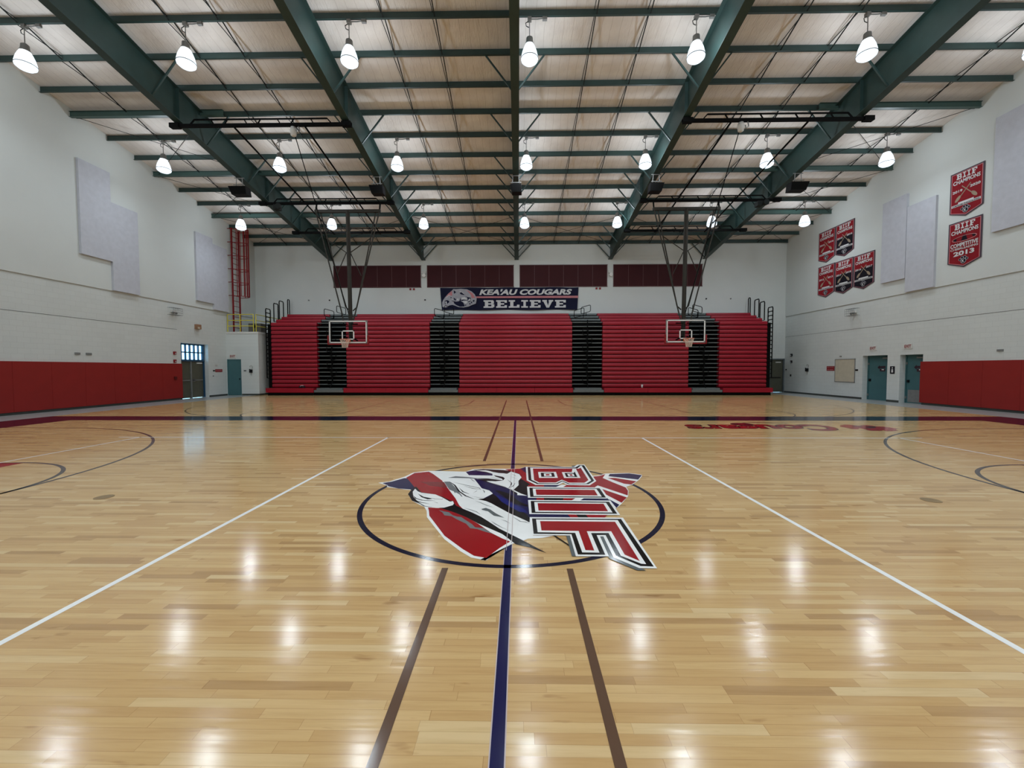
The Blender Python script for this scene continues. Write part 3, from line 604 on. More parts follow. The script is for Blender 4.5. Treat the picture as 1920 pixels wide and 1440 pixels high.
# ---- maroon clerestory windows
for i, (x0, x1) in enumerate(((-12.53, -6.60), (-6.15, -0.30), (0.13, 6.0), (6.44, 12.36))):
    o = MB().box(x0, x1, YB - 0.03, YB, 7.17, 8.60).build('window_%d' % (i + 1), maroon); tag(o, kind='structure')
    f = MB()
    for q in range(1, 6):
        x = x0 + (x1 - x0) * q / 6; f.box(x - 0.012, x + 0.012, YB - 0.036, YB - 0.03, 7.17, 8.60)
    for (za, zb) in ((7.14, 7.18), (8.59, 8.63)): f.box(x0 - 0.03, x1 + 0.03, YB - 0.045, YB, za, zb)
    for xe in (x0, x1): f.box(xe - 0.03, xe + 0.01, YB - 0.045, YB, 7.14, 8.63)
    f.build('window_frame', mat('maroon_frame_%d' % i, S2L((86, 46, 46)), 0.5), o)

# ---- doors
def xbox(mb, x0, x1, *a): return mb.box(min(x0, x1), max(x0, x1), *a)
def lever(par, x, y, z, m, s): xbox(MB(), x, x + s * 0.05, y - 0.05, y + 0.05, z - 0.06, z + 0.06).build('door_handle', m, par)
# left: double doors under a lattice window
d = xbox(MB(), -18.30, -18.35, DL[0] + 0.05, 22.44, 0.02, 2.06); xbox(d, -18.30, -18.35, 22.50, DL[1] - 0.05, 0.02, 2.06)
d1 = d.build('door_1', olive); tag(d1, kind='structure')
f = MB(); xbox(f, -18.22, -18.38, DL[0], DL[0] + 0.06, 0, 3.04); xbox(f, -18.22, -18.38, DL[1] - 0.06, DL[1], 0, 3.04); xbox(f, -18.22, -18.38, DL[0], DL[1], 2.06, 2.13); xbox(f, -18.22, -18.38, DL[0], DL[1], 2.99, 3.04)
f.build('door_frame', blueframe, d1)
xbox(MB(), -18.24, -18.36, 22.44, 22.50, 0, 2.06).build('centre_post', greyp, d1)
for (a, c) in ((DL[0] + 0.12, 22.36), (22.58, DL[1] - 0.14)):
    h = xbox(MB(), -18.24, -18.27, a, c, 0.98, 1.03); xbox(h, -18.24, -18.3, a, a + 0.16, 0.94, 1.06); h.build('push_bar', galv, d1)
xbox(MB(), -18.24, -18.3, 22.9, 23.25, 1.93, 2.0).build('door_closer', offwhite, d1)
wn = xbox(MB(), -18.31, -18.33, DL[0] + 0.06, DL[1] - 0.06, 2.13, 2.99).build('window_5', glass); tag(wn, kind='structure')
g = MB(); n5 = 6; yw = (DL[1] - DL[0] - 0.12) / n5
for i in range(n5 + 1):
    y = DL[0] + 0.06 + i * yw; xbox(g, -18.27, -18.35, y - 0.03, y + 0.03, 2.13, 2.99)
for z in (2.13, 2.56, 2.99): xbox(g, -18.27, -18.35, DL[0] + 0.06, DL[1] - 0.06, z - 0.03, z + 0.03)
g.build('window_lattice', blueframe, wn)
# right: two teal doors in recesses
for i, (D, kp) in enumerate(((DR1, False), (DR2, True))):
    dd = xbox(MB(), 18.30, 18.35, D[0] + 0.04, D[1] - 0.04, 0.002, D[3] - 0.04).build('door_%d' % (i + 2), teal); tag(dd, kind='structure')
    f = MB(); xbox(f, 18.26, 18.38, D[0], D[0] + 0.05, 0, D[3]); xbox(f, 18.26, 18.38, D[1] - 0.05, D[1], 0, D[3]); xbox(f, 18.26, 18.38, D[0], D[1], D[3] - 0.05, D[3]); f.build('door_frame', teal, dd)
    xbox(MB(), 18.20, 18.30, D[0] + 0.15, D[0] + 0.5, D[3] - 0.17, D[3] - 0.11).build('door_closer', greyp, dd)
    lever(dd, 18.25, D[1] - 0.14, 1.02, blackp, 1)
    h = MB(); [xbox(h, 18.24, 18.30, D[1] - 0.07, D[1] - 0.04, z, z + 0.11) for z in (0.2, 1.8)]; h.build('hinge', greyp, dd)
    # dark sticker with a hooked arrow
    e = MB(); yc = (D[0] + D[1]) / 2 - 0.12; x = 18.295
    e.prism([(x, yc + a, 1.60 + c) for a, c in ((0.28, 0.06), (0.16, 0.18), (0.16, 0.12), (-0.16, 0.14), (-0.16, 0.04), (0.16, 0.03), (0.16, -0.03))], (-0.004, 0, 0))
    xbox(e, x, x - 0.004, yc - 0.16, yc + 0.14, 1.47, 1.60); e.build('door_sticker', mat('sticker_plum_%d' % i, S2L((50, 24, 40)), 0.5), dd)
    xbox(MB(), x - 0.004, x - 0.006, yc - 0.09, yc + 0.04, 1.53, 1.58).build('sticker_mark', clothwhite, dd)
    if kp: xbox(MB(), 18.295, 18.30, D[0] + 0.08, D[1] - 0.12, 0.05, 0.62).build('kick_plate', galv, dd)
dd = MB().box(DB[0] + 0.05, DB[1] - 0.05, YB + 0.06, YB + 0.11, 0.015, DB[3] - 0.05).build('door_4', olive); tag(dd, kind='structure')
f = MB(); f.box(DB[0] - 0.03, DB[0] + 0.05, YB - 0.03, YB + 0.12, 0, DB[3] + 0.03); f.box(DB[1] - 0.05, DB[1] + 0.03, YB - 0.03, YB + 0.12, 0, DB[3] + 0.03); f.box(DB[0], DB[1], YB - 0.03, YB + 0.12, DB[3] - 0.05, DB[3] + 0.03); f.build('door_frame', framegr, dd)
MB().box(17.1, 17.75, YB + 0.0, YB + 0.06, 0.98, 1.03).build('push_bar', blackp, dd)
MB().box(17.42, 17.75, YB - 0.0, YB + 0.06, 2.0, 2.07).build('door_closer', offwhite, dd)

# ---- red wall pads
for s, y1, nm in ((-1, 21.5, 'left'), (1, 18.46, 'right')):
    mb = MB(); xa = s * XW; y = y1
    while y > YN + 1.3:
        xbox(mb, xa, xa - s * 0.05, y - 1.215, y - 0.001, 0.10, 1.92); y -= 1.22
    pd = mb.build('wall_pad', padred); tag(pd, 'long red padded wainscot along the %s side wall' % nm, 'wall pad', 'red wall pads')

# ================================================================ utility room in the left corner
UR = empty('storage_room', (-17.05, 25.0, 0), 'white block storage room in the left corner beside the bleachers', 'storage room')
UX = -16.0; UY = 24.9; UZ = 3.92
u = MB(); u.box(-XW, -17.98, UY, UY + 0.2, 0, UZ - 0.12); wall_boxes(u, -17.98, UX, 0, UZ - 0.12, [(-17.97, -17.1, 0, 2.23)], lambda m, a, c, z0, z1: m.box(a, c, UY, UY + 0.2, z0, z1))
u.box(UX - 0.2, UX, UY + 0.2, YB, 0, UZ - 0.12); u.build('block_walls', wall_x, UR)
MB().box(-XW, UX + 0.02, UY - 0.02, YB, UZ - 0.12, UZ).build('roof_slab', offwhite, UR)
dr = MB().box(-17.95, -17.12, UY + 0.02, UY + 0.07, 0.01, 2.21).build('door', teal, UR)
MB().box(-17.24, -17.18, UY - 0.03, UY + 0.02, 0.98, 1.05).build('door_knob', blackp, dr)
f = MB(); f.box(-17.97, -17.93, UY - 0.005, UY + 0.08, 0, 2.23); f.box(-17.14, -17.10, UY - 0.005, UY + 0.08, 0, 2.23); f.box(-17.97, -17.1, UY - 0.005, UY + 0.08, 2.2, 2.23); f.build('door_frame', teal, UR)
b = MB(); b.box(-17.08, UX, UY - 0.012, UY, 0, 0.1); b.box(UX, UX + 0.012, UY, YB, 0, 0.1); b.build('base_strip', rubber, UR)
# yellow guard rail on its roof
gr = empty('guard_railing', (-17.0, UY + 0.1, UZ), 'yellow pipe guard railing on the roof of the corner storage room', 'railing')
def rail(p, q, nm='rail'): MB().tube([p, q], 0.024).build(nm, yellow, gr)
yy = UY + 0.08
for x in (-17.93, -17.15, -16.32, -16.16): rail((x, yy, UZ), (x, yy, UZ + 1.07), 'post')
for z in (0.36, 0.71, 1.07): rail((-17.93, yy, UZ + z), (-16.32, yy, UZ + z)); rail((-16.16, yy, UZ + z), (-16.16, YB - 0.1, UZ + z))
for y in (26.4, YB - 0.1): rail((-16.16, y, UZ), (-16.16, y, UZ + 1.07), 'post')
vu = empty('air_handler', (-16.9, 26.2, UZ), 'grey metal box unit behind the yellow railing on the storage room roof', 'air handler')
MB().box(-17.25, -16.45, 25.9, 26.5, UZ, UZ + 0.62).build('cabinet', mat('unit_grey', S2L((88, 84, 78)), 0.5), vu)
MB().disc((-16.85, 25.9, UZ + 0.42), 0.09, (0, -1, 0), 0.03).build('port', blackp, vu)

# red caged ladder
ld = empty('caged_ladder', (-17.45, 25.5, UZ), 'tall dark red ladder with safety cage climbing from the storage room roof to the ceiling', 'ladder')
LX = -17.70; LY0, LY1 = 25.2, 25.82; LT = RP(25.3) - 0.15
for y in (LY0, LY1): MB().beam((LX, y, UZ), (LX, y, LT), 0.045, 0.10, (0, 1, 0)).build('side_rail', ladred, ld)
z = UZ + 0.3
while z < LT - 0.1: MB().tube([(LX, LY0, z), (LX, LY1, z)], 0.018).build('rung', ladred, ld); z += 0.33
zs = [6.15 + i * 0.82 for i in range(6)]
for z in zs:
    hp = [(LX, LY0 - 0.03, z)] + [(LX + 0.12 + 0.68 * math.sin(PI * t / 10), (LY0 + LY1) / 2 - 0.38 * math.cos(PI * t / 10), z) for t in range(11)] + [(LX, LY1 + 0.03, z)]
    MB().tube(hp, 0.022, 6).build('cage_hoop', ladred, ld)
    MB().beam((-XW + 0.04, LY0, z + 0.05), (LX, LY0, z + 0.05), 0.05, 0.03).build('wall_bracket', ladred, ld)
for t in range(1, 10):
    x = LX + 0.12 + 0.68 * math.sin(PI * t / 10); y = (LY0 + LY1) / 2 - 0.38 * math.cos(PI * t / 10)
    MB().beam((x, y, zs[0]), (x, y, min(zs[-1] + 0.1, LT)), 0.04, 0.015, (0, 1, 0)).build('cage_strap', ladred, ld)

# ================================================================ bleachers
ROW1 = (24.72, 0.18, 0.45); YF = 25.25; RISE = 0.2546; NF = 16; Z0 = 0.45
rows = [(YF, Z0 + i * RISE) for i in range(NF)]
zt = Z0 + NF * RISE
for i, y in enumerate((25.80, 26.40, 27.05)): rows.append((y, zt + i * 0.25))
sections = ((-15.40, -12.54), (-10.70, -5.50), (-3.65, 3.33), (5.21, 10.48), (12.36, 15.25))
SLAB_NAME = ('left end section of the red bleachers beside the storage room', 'second section of the red bleachers behind the left basketball hoop',
             'widest middle section of the red bleachers under the banner', 'fourth section of the red bleachers left of the right hoop', 'right end section of the red bleachers beside the far exit door')
for si, (x0, x1) in enumerate(sections):
    sec = empty('bleacher_section', ((x0 + x1) / 2, 25.6, 0), 'closed telescopic ' + SLAB_NAME[si], 'bleachers', 'closed red bleacher sections')
    e0 = 0.10 if si == 0 else (-0.0); e1 = 0.10 if si == 4 else 0.0
    MB().box(x0, x1, ROW1[0] + 0.06, YF + 0.25, 0.0, 0.18).box(x0, x1, YF + 0.2, YB - 0.06, 0.0, 0.45).build('toe_kick', kick, sec)
    b = MB(); n = max(1, round((x1 - x0) / 2.4)); w_ = (x1 - x0 + e0 + e1) / n
    for q in range(n): b.box(x0 - e0 + q * w_ + 0.006, x0 - e0 + (q + 1) * w_ - 0.006, ROW1[0], ROW1[0] + 0.30, ROW1[1], ROW1[2])
    b.box(x0, x1, ROW1[0] + 0.30, YF + 0.05, 0.30, 0.43)
    b.build('bench_row', benchred, sec)
    bk = MB(); bk.box(x0 + 0.02, x1 - 0.02, YF + 0.16, YF + 0.5, 0.45, zt - 0.02)
    for (y, z) in rows[NF:]: bk.box(x0 + 0.02, x1 - 0.02, y + 0.14, min(y + 0.75, YB - 0.06), zt - 0.1, z + 0.2)
    bk.build('understructure', benchlow, sec)
    for (y, z) in rows:
        r = MB(); zb = z + 0.038; z1 = z + RISE - 0.012
        zm = zb + 0.085
        r.prism([(x0, y + 0.012, zb), (x0, y + 0.0, zm), (x0, y + 0.03, z1), (x0, y + 0.28, z1), (x0, y + 0.28, zb)], (x1 - x0, 0, 0))
        r.prism([(x0, y - 0.012, zm - 0.012), (x0, y - 0.012, zm + 0.012), (x0, y + 0.02, zm + 0.012), (x0, y + 0.02, zm - 0.012)], (x1 - x0, 0, 0))
        r.build('bench_row', benchred, sec)
    if si in (0, 4):
        s = -1 if si == 0 else 1; xe = x0 if si == 0 else x1
        MB().box(min(xe + s * 0.01, xe + s * 0.24), max(xe + s * 0.01, xe + s * 0.24), YF + 0.05, YB - 0.06, 0.2, zt - 0.1).build('end_panel', kick, sec)
        for ri, (y, z) in enumerate(rows):
            if ri < 2: continue
            top = z + RISE + (1.02 if ri >= NF else 0.86)
            xo = xe + s * (0.28 if ri < NF else 0.10); ya = y - 0.05; yb_ = y + 0.42
            if ri == len(rows) - 1: ya, yb_ = y + 0.28, y + 0.5
            zz0 = z + 0.1
            g = MB().tube([(xo, ya, zz0), (xo, ya, top - 0.08), (xo, ya + 0.04, top), (xo, yb_ - 0.04, top), (xo, yb_, top - 0.08), (xo, yb_, zz0)], 0.03, 6)
            g.tube([(xo, ya, zz0), (xe, ya + 0.05, zz0)], 0.02, 5); g.tube([(xo, yb_, zz0), (xe, yb_, zz0)], 0.02, 5)
            g.build('end_rail', blackst, sec)
# aisles
AIS = ((-12.54, -10.70, -1), (-5.50, -3.65, -1), (3.33, 5.21, 1), (10.48, 12.36, -1))
ANM = ('dark aisle stairs behind the left basketball hoop', 'dark aisle stairs under the left end of the banner', 'dark aisle stairs right of the banner', 'dark aisle stairs behind the right basketball hoop')
for ai, (x0, x1, sk) in enumerate(AIS):
    a = empty('aisle_stairs', ((x0 + x1) / 2, 25.6, 0), 'closed ' + ANM[ai], 'aisle stairs', 'bleacher aisles')
    MB().box(x0, x1, YF + 0.35, YB - 0.06, 0.0, zt - 0.3).box(x0, x1, ROW1[0] + 0.12, YF + 0.35, 0, 0.19).box(x0, x1, 25.96, YB - 0.06, zt - 0.3, zt + 0.2).box(x0, x1, 26.56, YB - 0.06, zt + 0.2, zt + 0.45).box(x0, x1, 27.2, YB - 0.06, zt + 0.45, zt + 0.7).build('riser_void', kick, a)
    fs = MB(); fs.box(x0 + 0.02, x1 - 0.02, ROW1[0] + 0.02, YF + 0.1, 0.19, 0.33); fs.box(x0 + 0.12, x1 - 0.12, ROW1[0] + 0.14, YF + 0.2, 0.33, 0.44); fs.build('foot_step', tread, a)
    for (y, z) in rows:
        top = z + RISE - 0.02; hi = 0.045 if y == YF else 0.11
        t = MB().box(x0 + 0.03, x1 - 0.03, y + 0.04, y + 0.36, top - hi, top)
        t.build('step_tread', tread, a)
    xc = (x0 + x1) / 2
    MB().tube([(xc, 24.95, 0.44), (xc, YF - 0.02, 0.8), (xc, YF - 0.02, zt + 0.1)], 0.026).build('rail_post', blackst, a)
    z = 0.9; q = 0
    while z < zt - 0.2:
        MB().tube(loop_pts((xc + (0.10 if q % 2 else -0.12), YF - 0.03, z), V(1, 0, -0.12 * sk), V(0, 0, 1), 0.34, 0.42), 0.02, 6, True).build('rail_loop', blackst, a); z += 0.50; q += 1
    ztop = rows[-1][1]
    l1x = xc + sk * 0.05; 
    MB().tube(loop_pts((xc - 0.42, 25.9, ztop + 0.12), V(1, 0, 0.28 * sk), V(0, 0, 1), 0.62, 0.46), 0.022, 6, True).tube([(xc - 0.15, 25.9, ztop - 0.4), (xc - 0.15, 25.9, ztop + 0.0)], 0.022, 6).build('rail_loop', blackst, a)
    MB().tube(loop_pts((xc + 0.10 * 1, 26.5, ztop + 0.42), V(1, 0, 0.28 * sk), V(0, 0, 1), 0.60, 0.42), 0.022, 6, True).tube([(xc + 0.12, 26.5, ztop - 0.2), (xc + 0.12, 26.5, ztop + 0.22)], 0.022, 6).build('rail_loop', blackst, a)
# small things left on the lowest benches
sh = empty('black_shoes', (-13.2, 24.95, 0.45), 'small dark heap of shoes left on the lowest bench at the left end', 'shoes')
for dx in (-0.11, 0.09):
    prof = [(0.0, 0.0), (0.10, 0.0), (0.115, 0.04), (0.08, 0.09), (0.05, 0.13), (0.0, 0.14)]
    m_ = MB().lathe(prof, (-13.35 + dx, 24.95, 0.45), 14); m_.build('shoe', blackp, sh, True)
MB().tube([(-13.5, 24.9, 0.5), (-13.4, 24.9, 0.6), (-13.3, 24.92, 0.61), (-13.2, 24.9, 0.5)], 0.015, 6).build('lace', offwhite, sh)
bt = empty('drink_cup', (7.55, 24.9, 0.45), 'small white cup standing on the lowest bench right of the middle section', 'cup')
MB().lathe([(0, 0), (0.045, 0), (0.055, 0.19), (0, 0.19)], (7.55, 24.9, 0.45), 16).build('cup_body', clothwhite, bt, True)
MB().lathe([(0, 0.19), (0.058, 0.19), (0.05, 0.215), (0, 0.22)], (7.55, 24.9, 0.45), 16).build('cup_lid', greyp, bt, True)

# ================================================================ roof frame
PB = 0.11
def rtop(y): return RP(y) - PB
def rbot(y): return (8.97 + 0.152 * (YB - y)) if y > YR else 0
def rafter(x, lab):
    r = empty('roof_rafter', (x, YB, 8.9), lab, 'roof beam', 'deep green tapered roof rafters')
    zb = rbot(YR + 0.001)
    w_ = MB(); ys = [YB - 0.02, YR, YN + 0.02]
    bot = [8.97, zb, 8.97]; tp = [rtop(YB), rtop(YR), rtop(YN)]
    w_.prism([(x - 0.012, ys[0], bot[0]), (x - 0.012, ys[0], tp[0]), (x - 0.012, ys[1], tp[1]), (x - 0.012, ys[1], bot[1])], (0.024, 0, 0))
    w_.prism([(x - 0.012, ys[1], bot[1]), (x - 0.012, ys[1], tp[1]), (x - 0.012, ys[2], tp[2]), (x - 0.012, ys[2], bot[2])], (0.024, 0, 0))
    for y in (15.3, 20.7, 23.7): w_.box(x - 0.13, x + 0.13, y - 0.008, y + 0.008, rbot(y), rtop(y))
    w_.build('web', steel, r)
    fl_ = MB(); 
    for i in (0, 1): fl_.beam((x, ys[i], bot[i]), (x, ys[i + 1], bot[i + 1]), 0.28, 0.025)
    fl_.build('bottom_flange', steel, r)
    ft = MB()
    for i in (0, 1): ft.beam((x, ys[i], tp[i]), (x, ys[i + 1], tp[i + 1]), 0.28, 0.02)
    ft.build('top_flange', steel, r)
    for kk in (1, 3, 5, 6, 7, 8, 10, 11, 12):
        y = 12.96 + 1.243 * kk
        if y > YB - 0.2: y = YB - 0.2
        for s in (-1, 1):
            MB().beam((x + s * 1.0, y, rtop(y) + 0.02), (x + s * 0.1, y, rbot(y) + 0.05), 0.05, 0.05).build('flange_brace', steel, r)
    return r
for x, lab in zip(RX, ('leftmost deep green roof rafter sloping down to the bleacher wall', 'second green roof rafter from the left, above the left hoop', 'middle green roof rafter running straight overhead',
                       'fourth green roof rafter from the left, above the right hoop', 'rightmost deep green roof rafter sloping down to the bleacher wall')): rafter(x, lab)
ORD = ('first', 'second', 'third', 'fourth', 'fifth', 'sixth', 'seventh', 'eighth', 'ninth', 'tenth', 'eleventh', 'twelfth', 'thirteenth', 'fourteenth', 'fifteenth', 'sixteenth')
for i, kk in enumerate(range(12, -4, -1)):
    y = 12.96 + 1.243 * kk
    if kk == 12: y = YB - 0.10
    z = RP(y)
    p = MB().box(-XW + 0.04, XW - 0.04, y - 0.008, y + 0.008, z - PB, z + PB)
    p.box(-XW + 0.04, XW - 0.04, y - 0.06, y, z - PB, z - PB + 0.01); p.box(-XW + 0.04, XW - 0.04, y, y + 0.06, z + PB - 0.01, z + PB)
    tag(p.build('roof_purlin', steel), 'long thin green roof purlin, %s counting from the bleacher wall' % ORD[i], 'purlin', 'roof purlins')
# short heavier struts over both end bays
SB = []
for s, sd in ((-1, 'left'), (1, 'right')):
    for y, nm in ((16.45, 'nearest'), (20.15, 'middle'), (23.95, 'farthest')):
        z = RP(y) - 0.13; xa, xb = sorted((s * (XW - 0.04), s * 11.75))
        q = MB().box(xa, xb, y - 0.006, y + 0.006, z - 0.1, z + 0.1).box(xa, xb, y - 0.06, y + 0.06, z - 0.11, z - 0.1).box(xa, xb, y - 0.06, y + 0.06, z + 0.1, z + 0.11)
        tag(q.build('bay_strut', steel_lt), 'pale green heavy strut beam in the %s end bay, %s of three' % (sd, nm), 'strut')
# bridging rods running up the slope, pair after pair
BX = (-15.7, -10.9, -9.35, -4.2, -2.6, 2.38, 4.02, 8.75, 10.4, 15.9)
BL = ('left end bay', 'second bay, outer line', 'second bay, inner line', 'third bay, left line', 'third bay, right line', 'fourth bay, left line', 'fourth bay, right line', 'fifth bay, inner line', 'fifth bay, outer line', 'right end bay')
for x, l in zip(BX, BL):
    q = MB()
    for kk in range(-2, 12):
        y0 = 12.96 + 1.243 * kk; y1 = min(y0 + 1.243, YB - 0.1)
        q.beam((x - 0.035, y0, RP(y0) - 0.09), (x - 0.035, y1, RP(y1) + 0.08), 0.018, 0.018); q.beam((x + 0.035, y0, RP(y0) + 0.08), (x + 0.035, y1, RP(y1) - 0.09), 0.028, 0.028)
    tag(q.build('bridging_rod', darkrod), 'thin dark bridging rods between purlins, ' + l, 'bridging rods', 'roof bridging rods')
# diagonal wind rods in the end bays and last bay
def wbrace(xa, xb, y0, y1, lab):
    w0 = empty('wind_bracing', ((xa + xb) / 2, (y0 + y1) / 2, RP((y0 + y1) / 2) - 0.12), lab, 'wind bracing', 'crossed wind rods under the roof')
    for (p, q, dz) in (((xa, y0), (xb, y1), -0.12), ((xb, y0), (xa, y1), -0.15)):
        MB().tube([V(p[0], p[1], RP(p[1]) + dz), V(q[0], q[1], RP(q[1]) + dz)], 0.011, 5).build('rod', darkrod, w0)
for s, sd in ((-1, 'left'), (1, 'right')):
    for y0, nm in ((16.6, 'nearest'), (20.3, 'middle'), (24.0, 'farthest')):
        wbrace(s * 17.9, s * 12.7, y0, min(y0 + 3.7, YB - 0.15), 'crossed thin rods under the roof beside the %s side wall, %s cross' % (sd, nm))
for i in range(4): wbrace(RX[i], RX[i + 1], 24.1, YB - 0.15, 'crossed thin rods under the roof against the bleacher wall, ' + ('leftmost bay', 'bay left of centre', 'bay right of centre', 'rightmost bay')[i])

# ================================================================ lamps
LXS = (-15.5, -10.38, -5.24, 0.36, 5.47, 10.65, 15.7)
def make_lamp(x, y):
    zp = RP(y) - PB
    L_ = empty('highbay_lamp', (x, y, zp), 'x', 'hanging lamp')
    MB().box(x - 0.06, x + 0.06, y - 0.05, y + 0.07, zp - 0.10, zp + 0.0).build('mounting_box', galv, L_)
    c = MB().tube([(x, y, zp - 0.05), (x + 0.25, y - 0.02, zp - 0.07), (x + 0.42, y, zp - 0.03)], 0.018, 6); c.box(x + 0.4, x + 0.54, y - 0.04, y + 0.04, zp - 0.09, zp); c.build('conduit', galv, L_)
    MB().tube([(x, y, zp - 0.1), (x, y, zp - 0.60)], 0.013, 6).build('stem', galv, L_)
    MB().tube([(x - 0.04, y, zp - 0.12), (x - 0.12, y, zp - 0.17), (x - 0.1, y, zp - 0.26), (x - 0.02, y, zp - 0.3)], 0.012, 6).build('safety_cable', darkrod, L_)
    MB().lathe([(0, 0), (0.05, 0), (0.10, -0.04), (0.11, -0.18), (0.14, -0.22), (0.14, -0.25), (0, -0.25)], (x, y, zp - 0.58), 16).build('ballast_housing', galv, L_, True)
    d = MB().lathe([(0.13, -0.25), (0.17, -0.32), (0.22, -0.45), (0.255, -0.60), (0.265, -0.66)], (x, y, zp - 0.58), 28).build('reflector', MATS['dome'], L_, True)
    MB().lathe([(0.262, -0.655), (0.27, -0.655), (0.27, -0.675), (0.262, -0.675)], (x, y, zp - 0.58), 28).build('reflector_band', galv, L_, True)
    MB().lathe([(0.262, -0.67), (0.25, -0.72), (0.18, -0.78), (0.09, -0.81), (0.0, -0.82)], (x, y, zp - 0.58), 28).build('lens', MATS['lens'], L_, True)
    ld_ = bpy.data.lights.new('lamp_light', 'POINT'); ld_.energy = LAMP_W; ld_.color = (0.90, 0.96, 1.0); ld_.shadow_soft_size = 0.2
    lo = bpy.data.objects.new('lamp_light', ld_); COL.objects.link(lo); lo.parent = L_; lo.location = (0, 0, -1.02)
    return L_
rowsL = ((22.86, 'far row, above the bleachers'), (17.93, 'middle row, above the hoops'), (12.96, 'near row, largest in view'), (8.0, 'unseen row overhead before the viewer'), (2.2, 'unseen row just behind the viewer'), (-3.5, 'unseen second row behind the viewer'), (-9.5, 'unseen third row behind the viewer'), (-14.2, 'unseen last row behind the viewer'))  # rows overhead and behind are out of view, added to light the hall
LP = ('leftmost', 'second from left', 'third from left', 'middle', 'third from right', 'second from right', 'rightmost')
proto = None
for (y, nm) in rowsL:
    for x, p in zip(LXS, LP):
        if proto is None: o = proto = make_lamp(x, y)
        else: o = copy_tree(proto); o.location = (x, y, RP(y) - PB)
        tag(o, 'glowing bell shaped hanging lamp, %s in the %s' % (p, nm), 'hanging lamp', 'highbay lamps')

# ================================================================ speakers under the rafters
for x, p, wd, tilt in zip(RX, ('leftmost rafter', 'second rafter from left', 'middle rafter', 'fourth rafter from left', 'rightmost rafter'), (0.80, 0.62, 0.50, 0.62, 0.80), (-0.3, -0.15, 0, 0.15, 0.3)):
    y = 18.7; z = 9.72
    s = empty('speaker', (x, y, z), 'black loudspeaker hung under the ' + p, 'speaker', 'loudspeakers under the rafters')
    a = wd / 2; dxx = 0.05 * (1 if x < 0 else -1)
    MB().prism([(x - a, y - 0.2, z + 0.17), (x + a, y - 0.2, z + 0.17), (x + a * 0.86 + dxx, y - 0.12, z - 0.17), (x - a * 0.86 + dxx, y - 0.12, z - 0.17)], (0, 0.36, 0)).build('cabinet', blackp, s)
    g = MB().prism([(x - a * 0.92, y - 0.208, z + 0.15), (x + a * 0.92, y - 0.208, z + 0.15), (x + a * 0.8 + dxx, y - 0.136, z - 0.15), (x - a * 0.8 + dxx, y - 0.136, z - 0.15)], (0, 0.004, 0)); g.build('grille', kick, s)
    br = MB()
    for q in (-0.16, 0.16): br.tube([(x + q, y, z + 0.17), (x + q * 0.8, y, rbot(y) - 0.01)], 0.016, 6)
    br.tube([(x - 0.24, y - 0.05, z + 0.28), (x + 0.24, y - 0.05, z + 0.28)], 0.018, 6); br.tube([(x - 0.22, y, rbot(y) - 0.03), (x + 0.22, y, rbot(y) - 0.03)], 0.018, 6); br.build('bracket', galv, s)

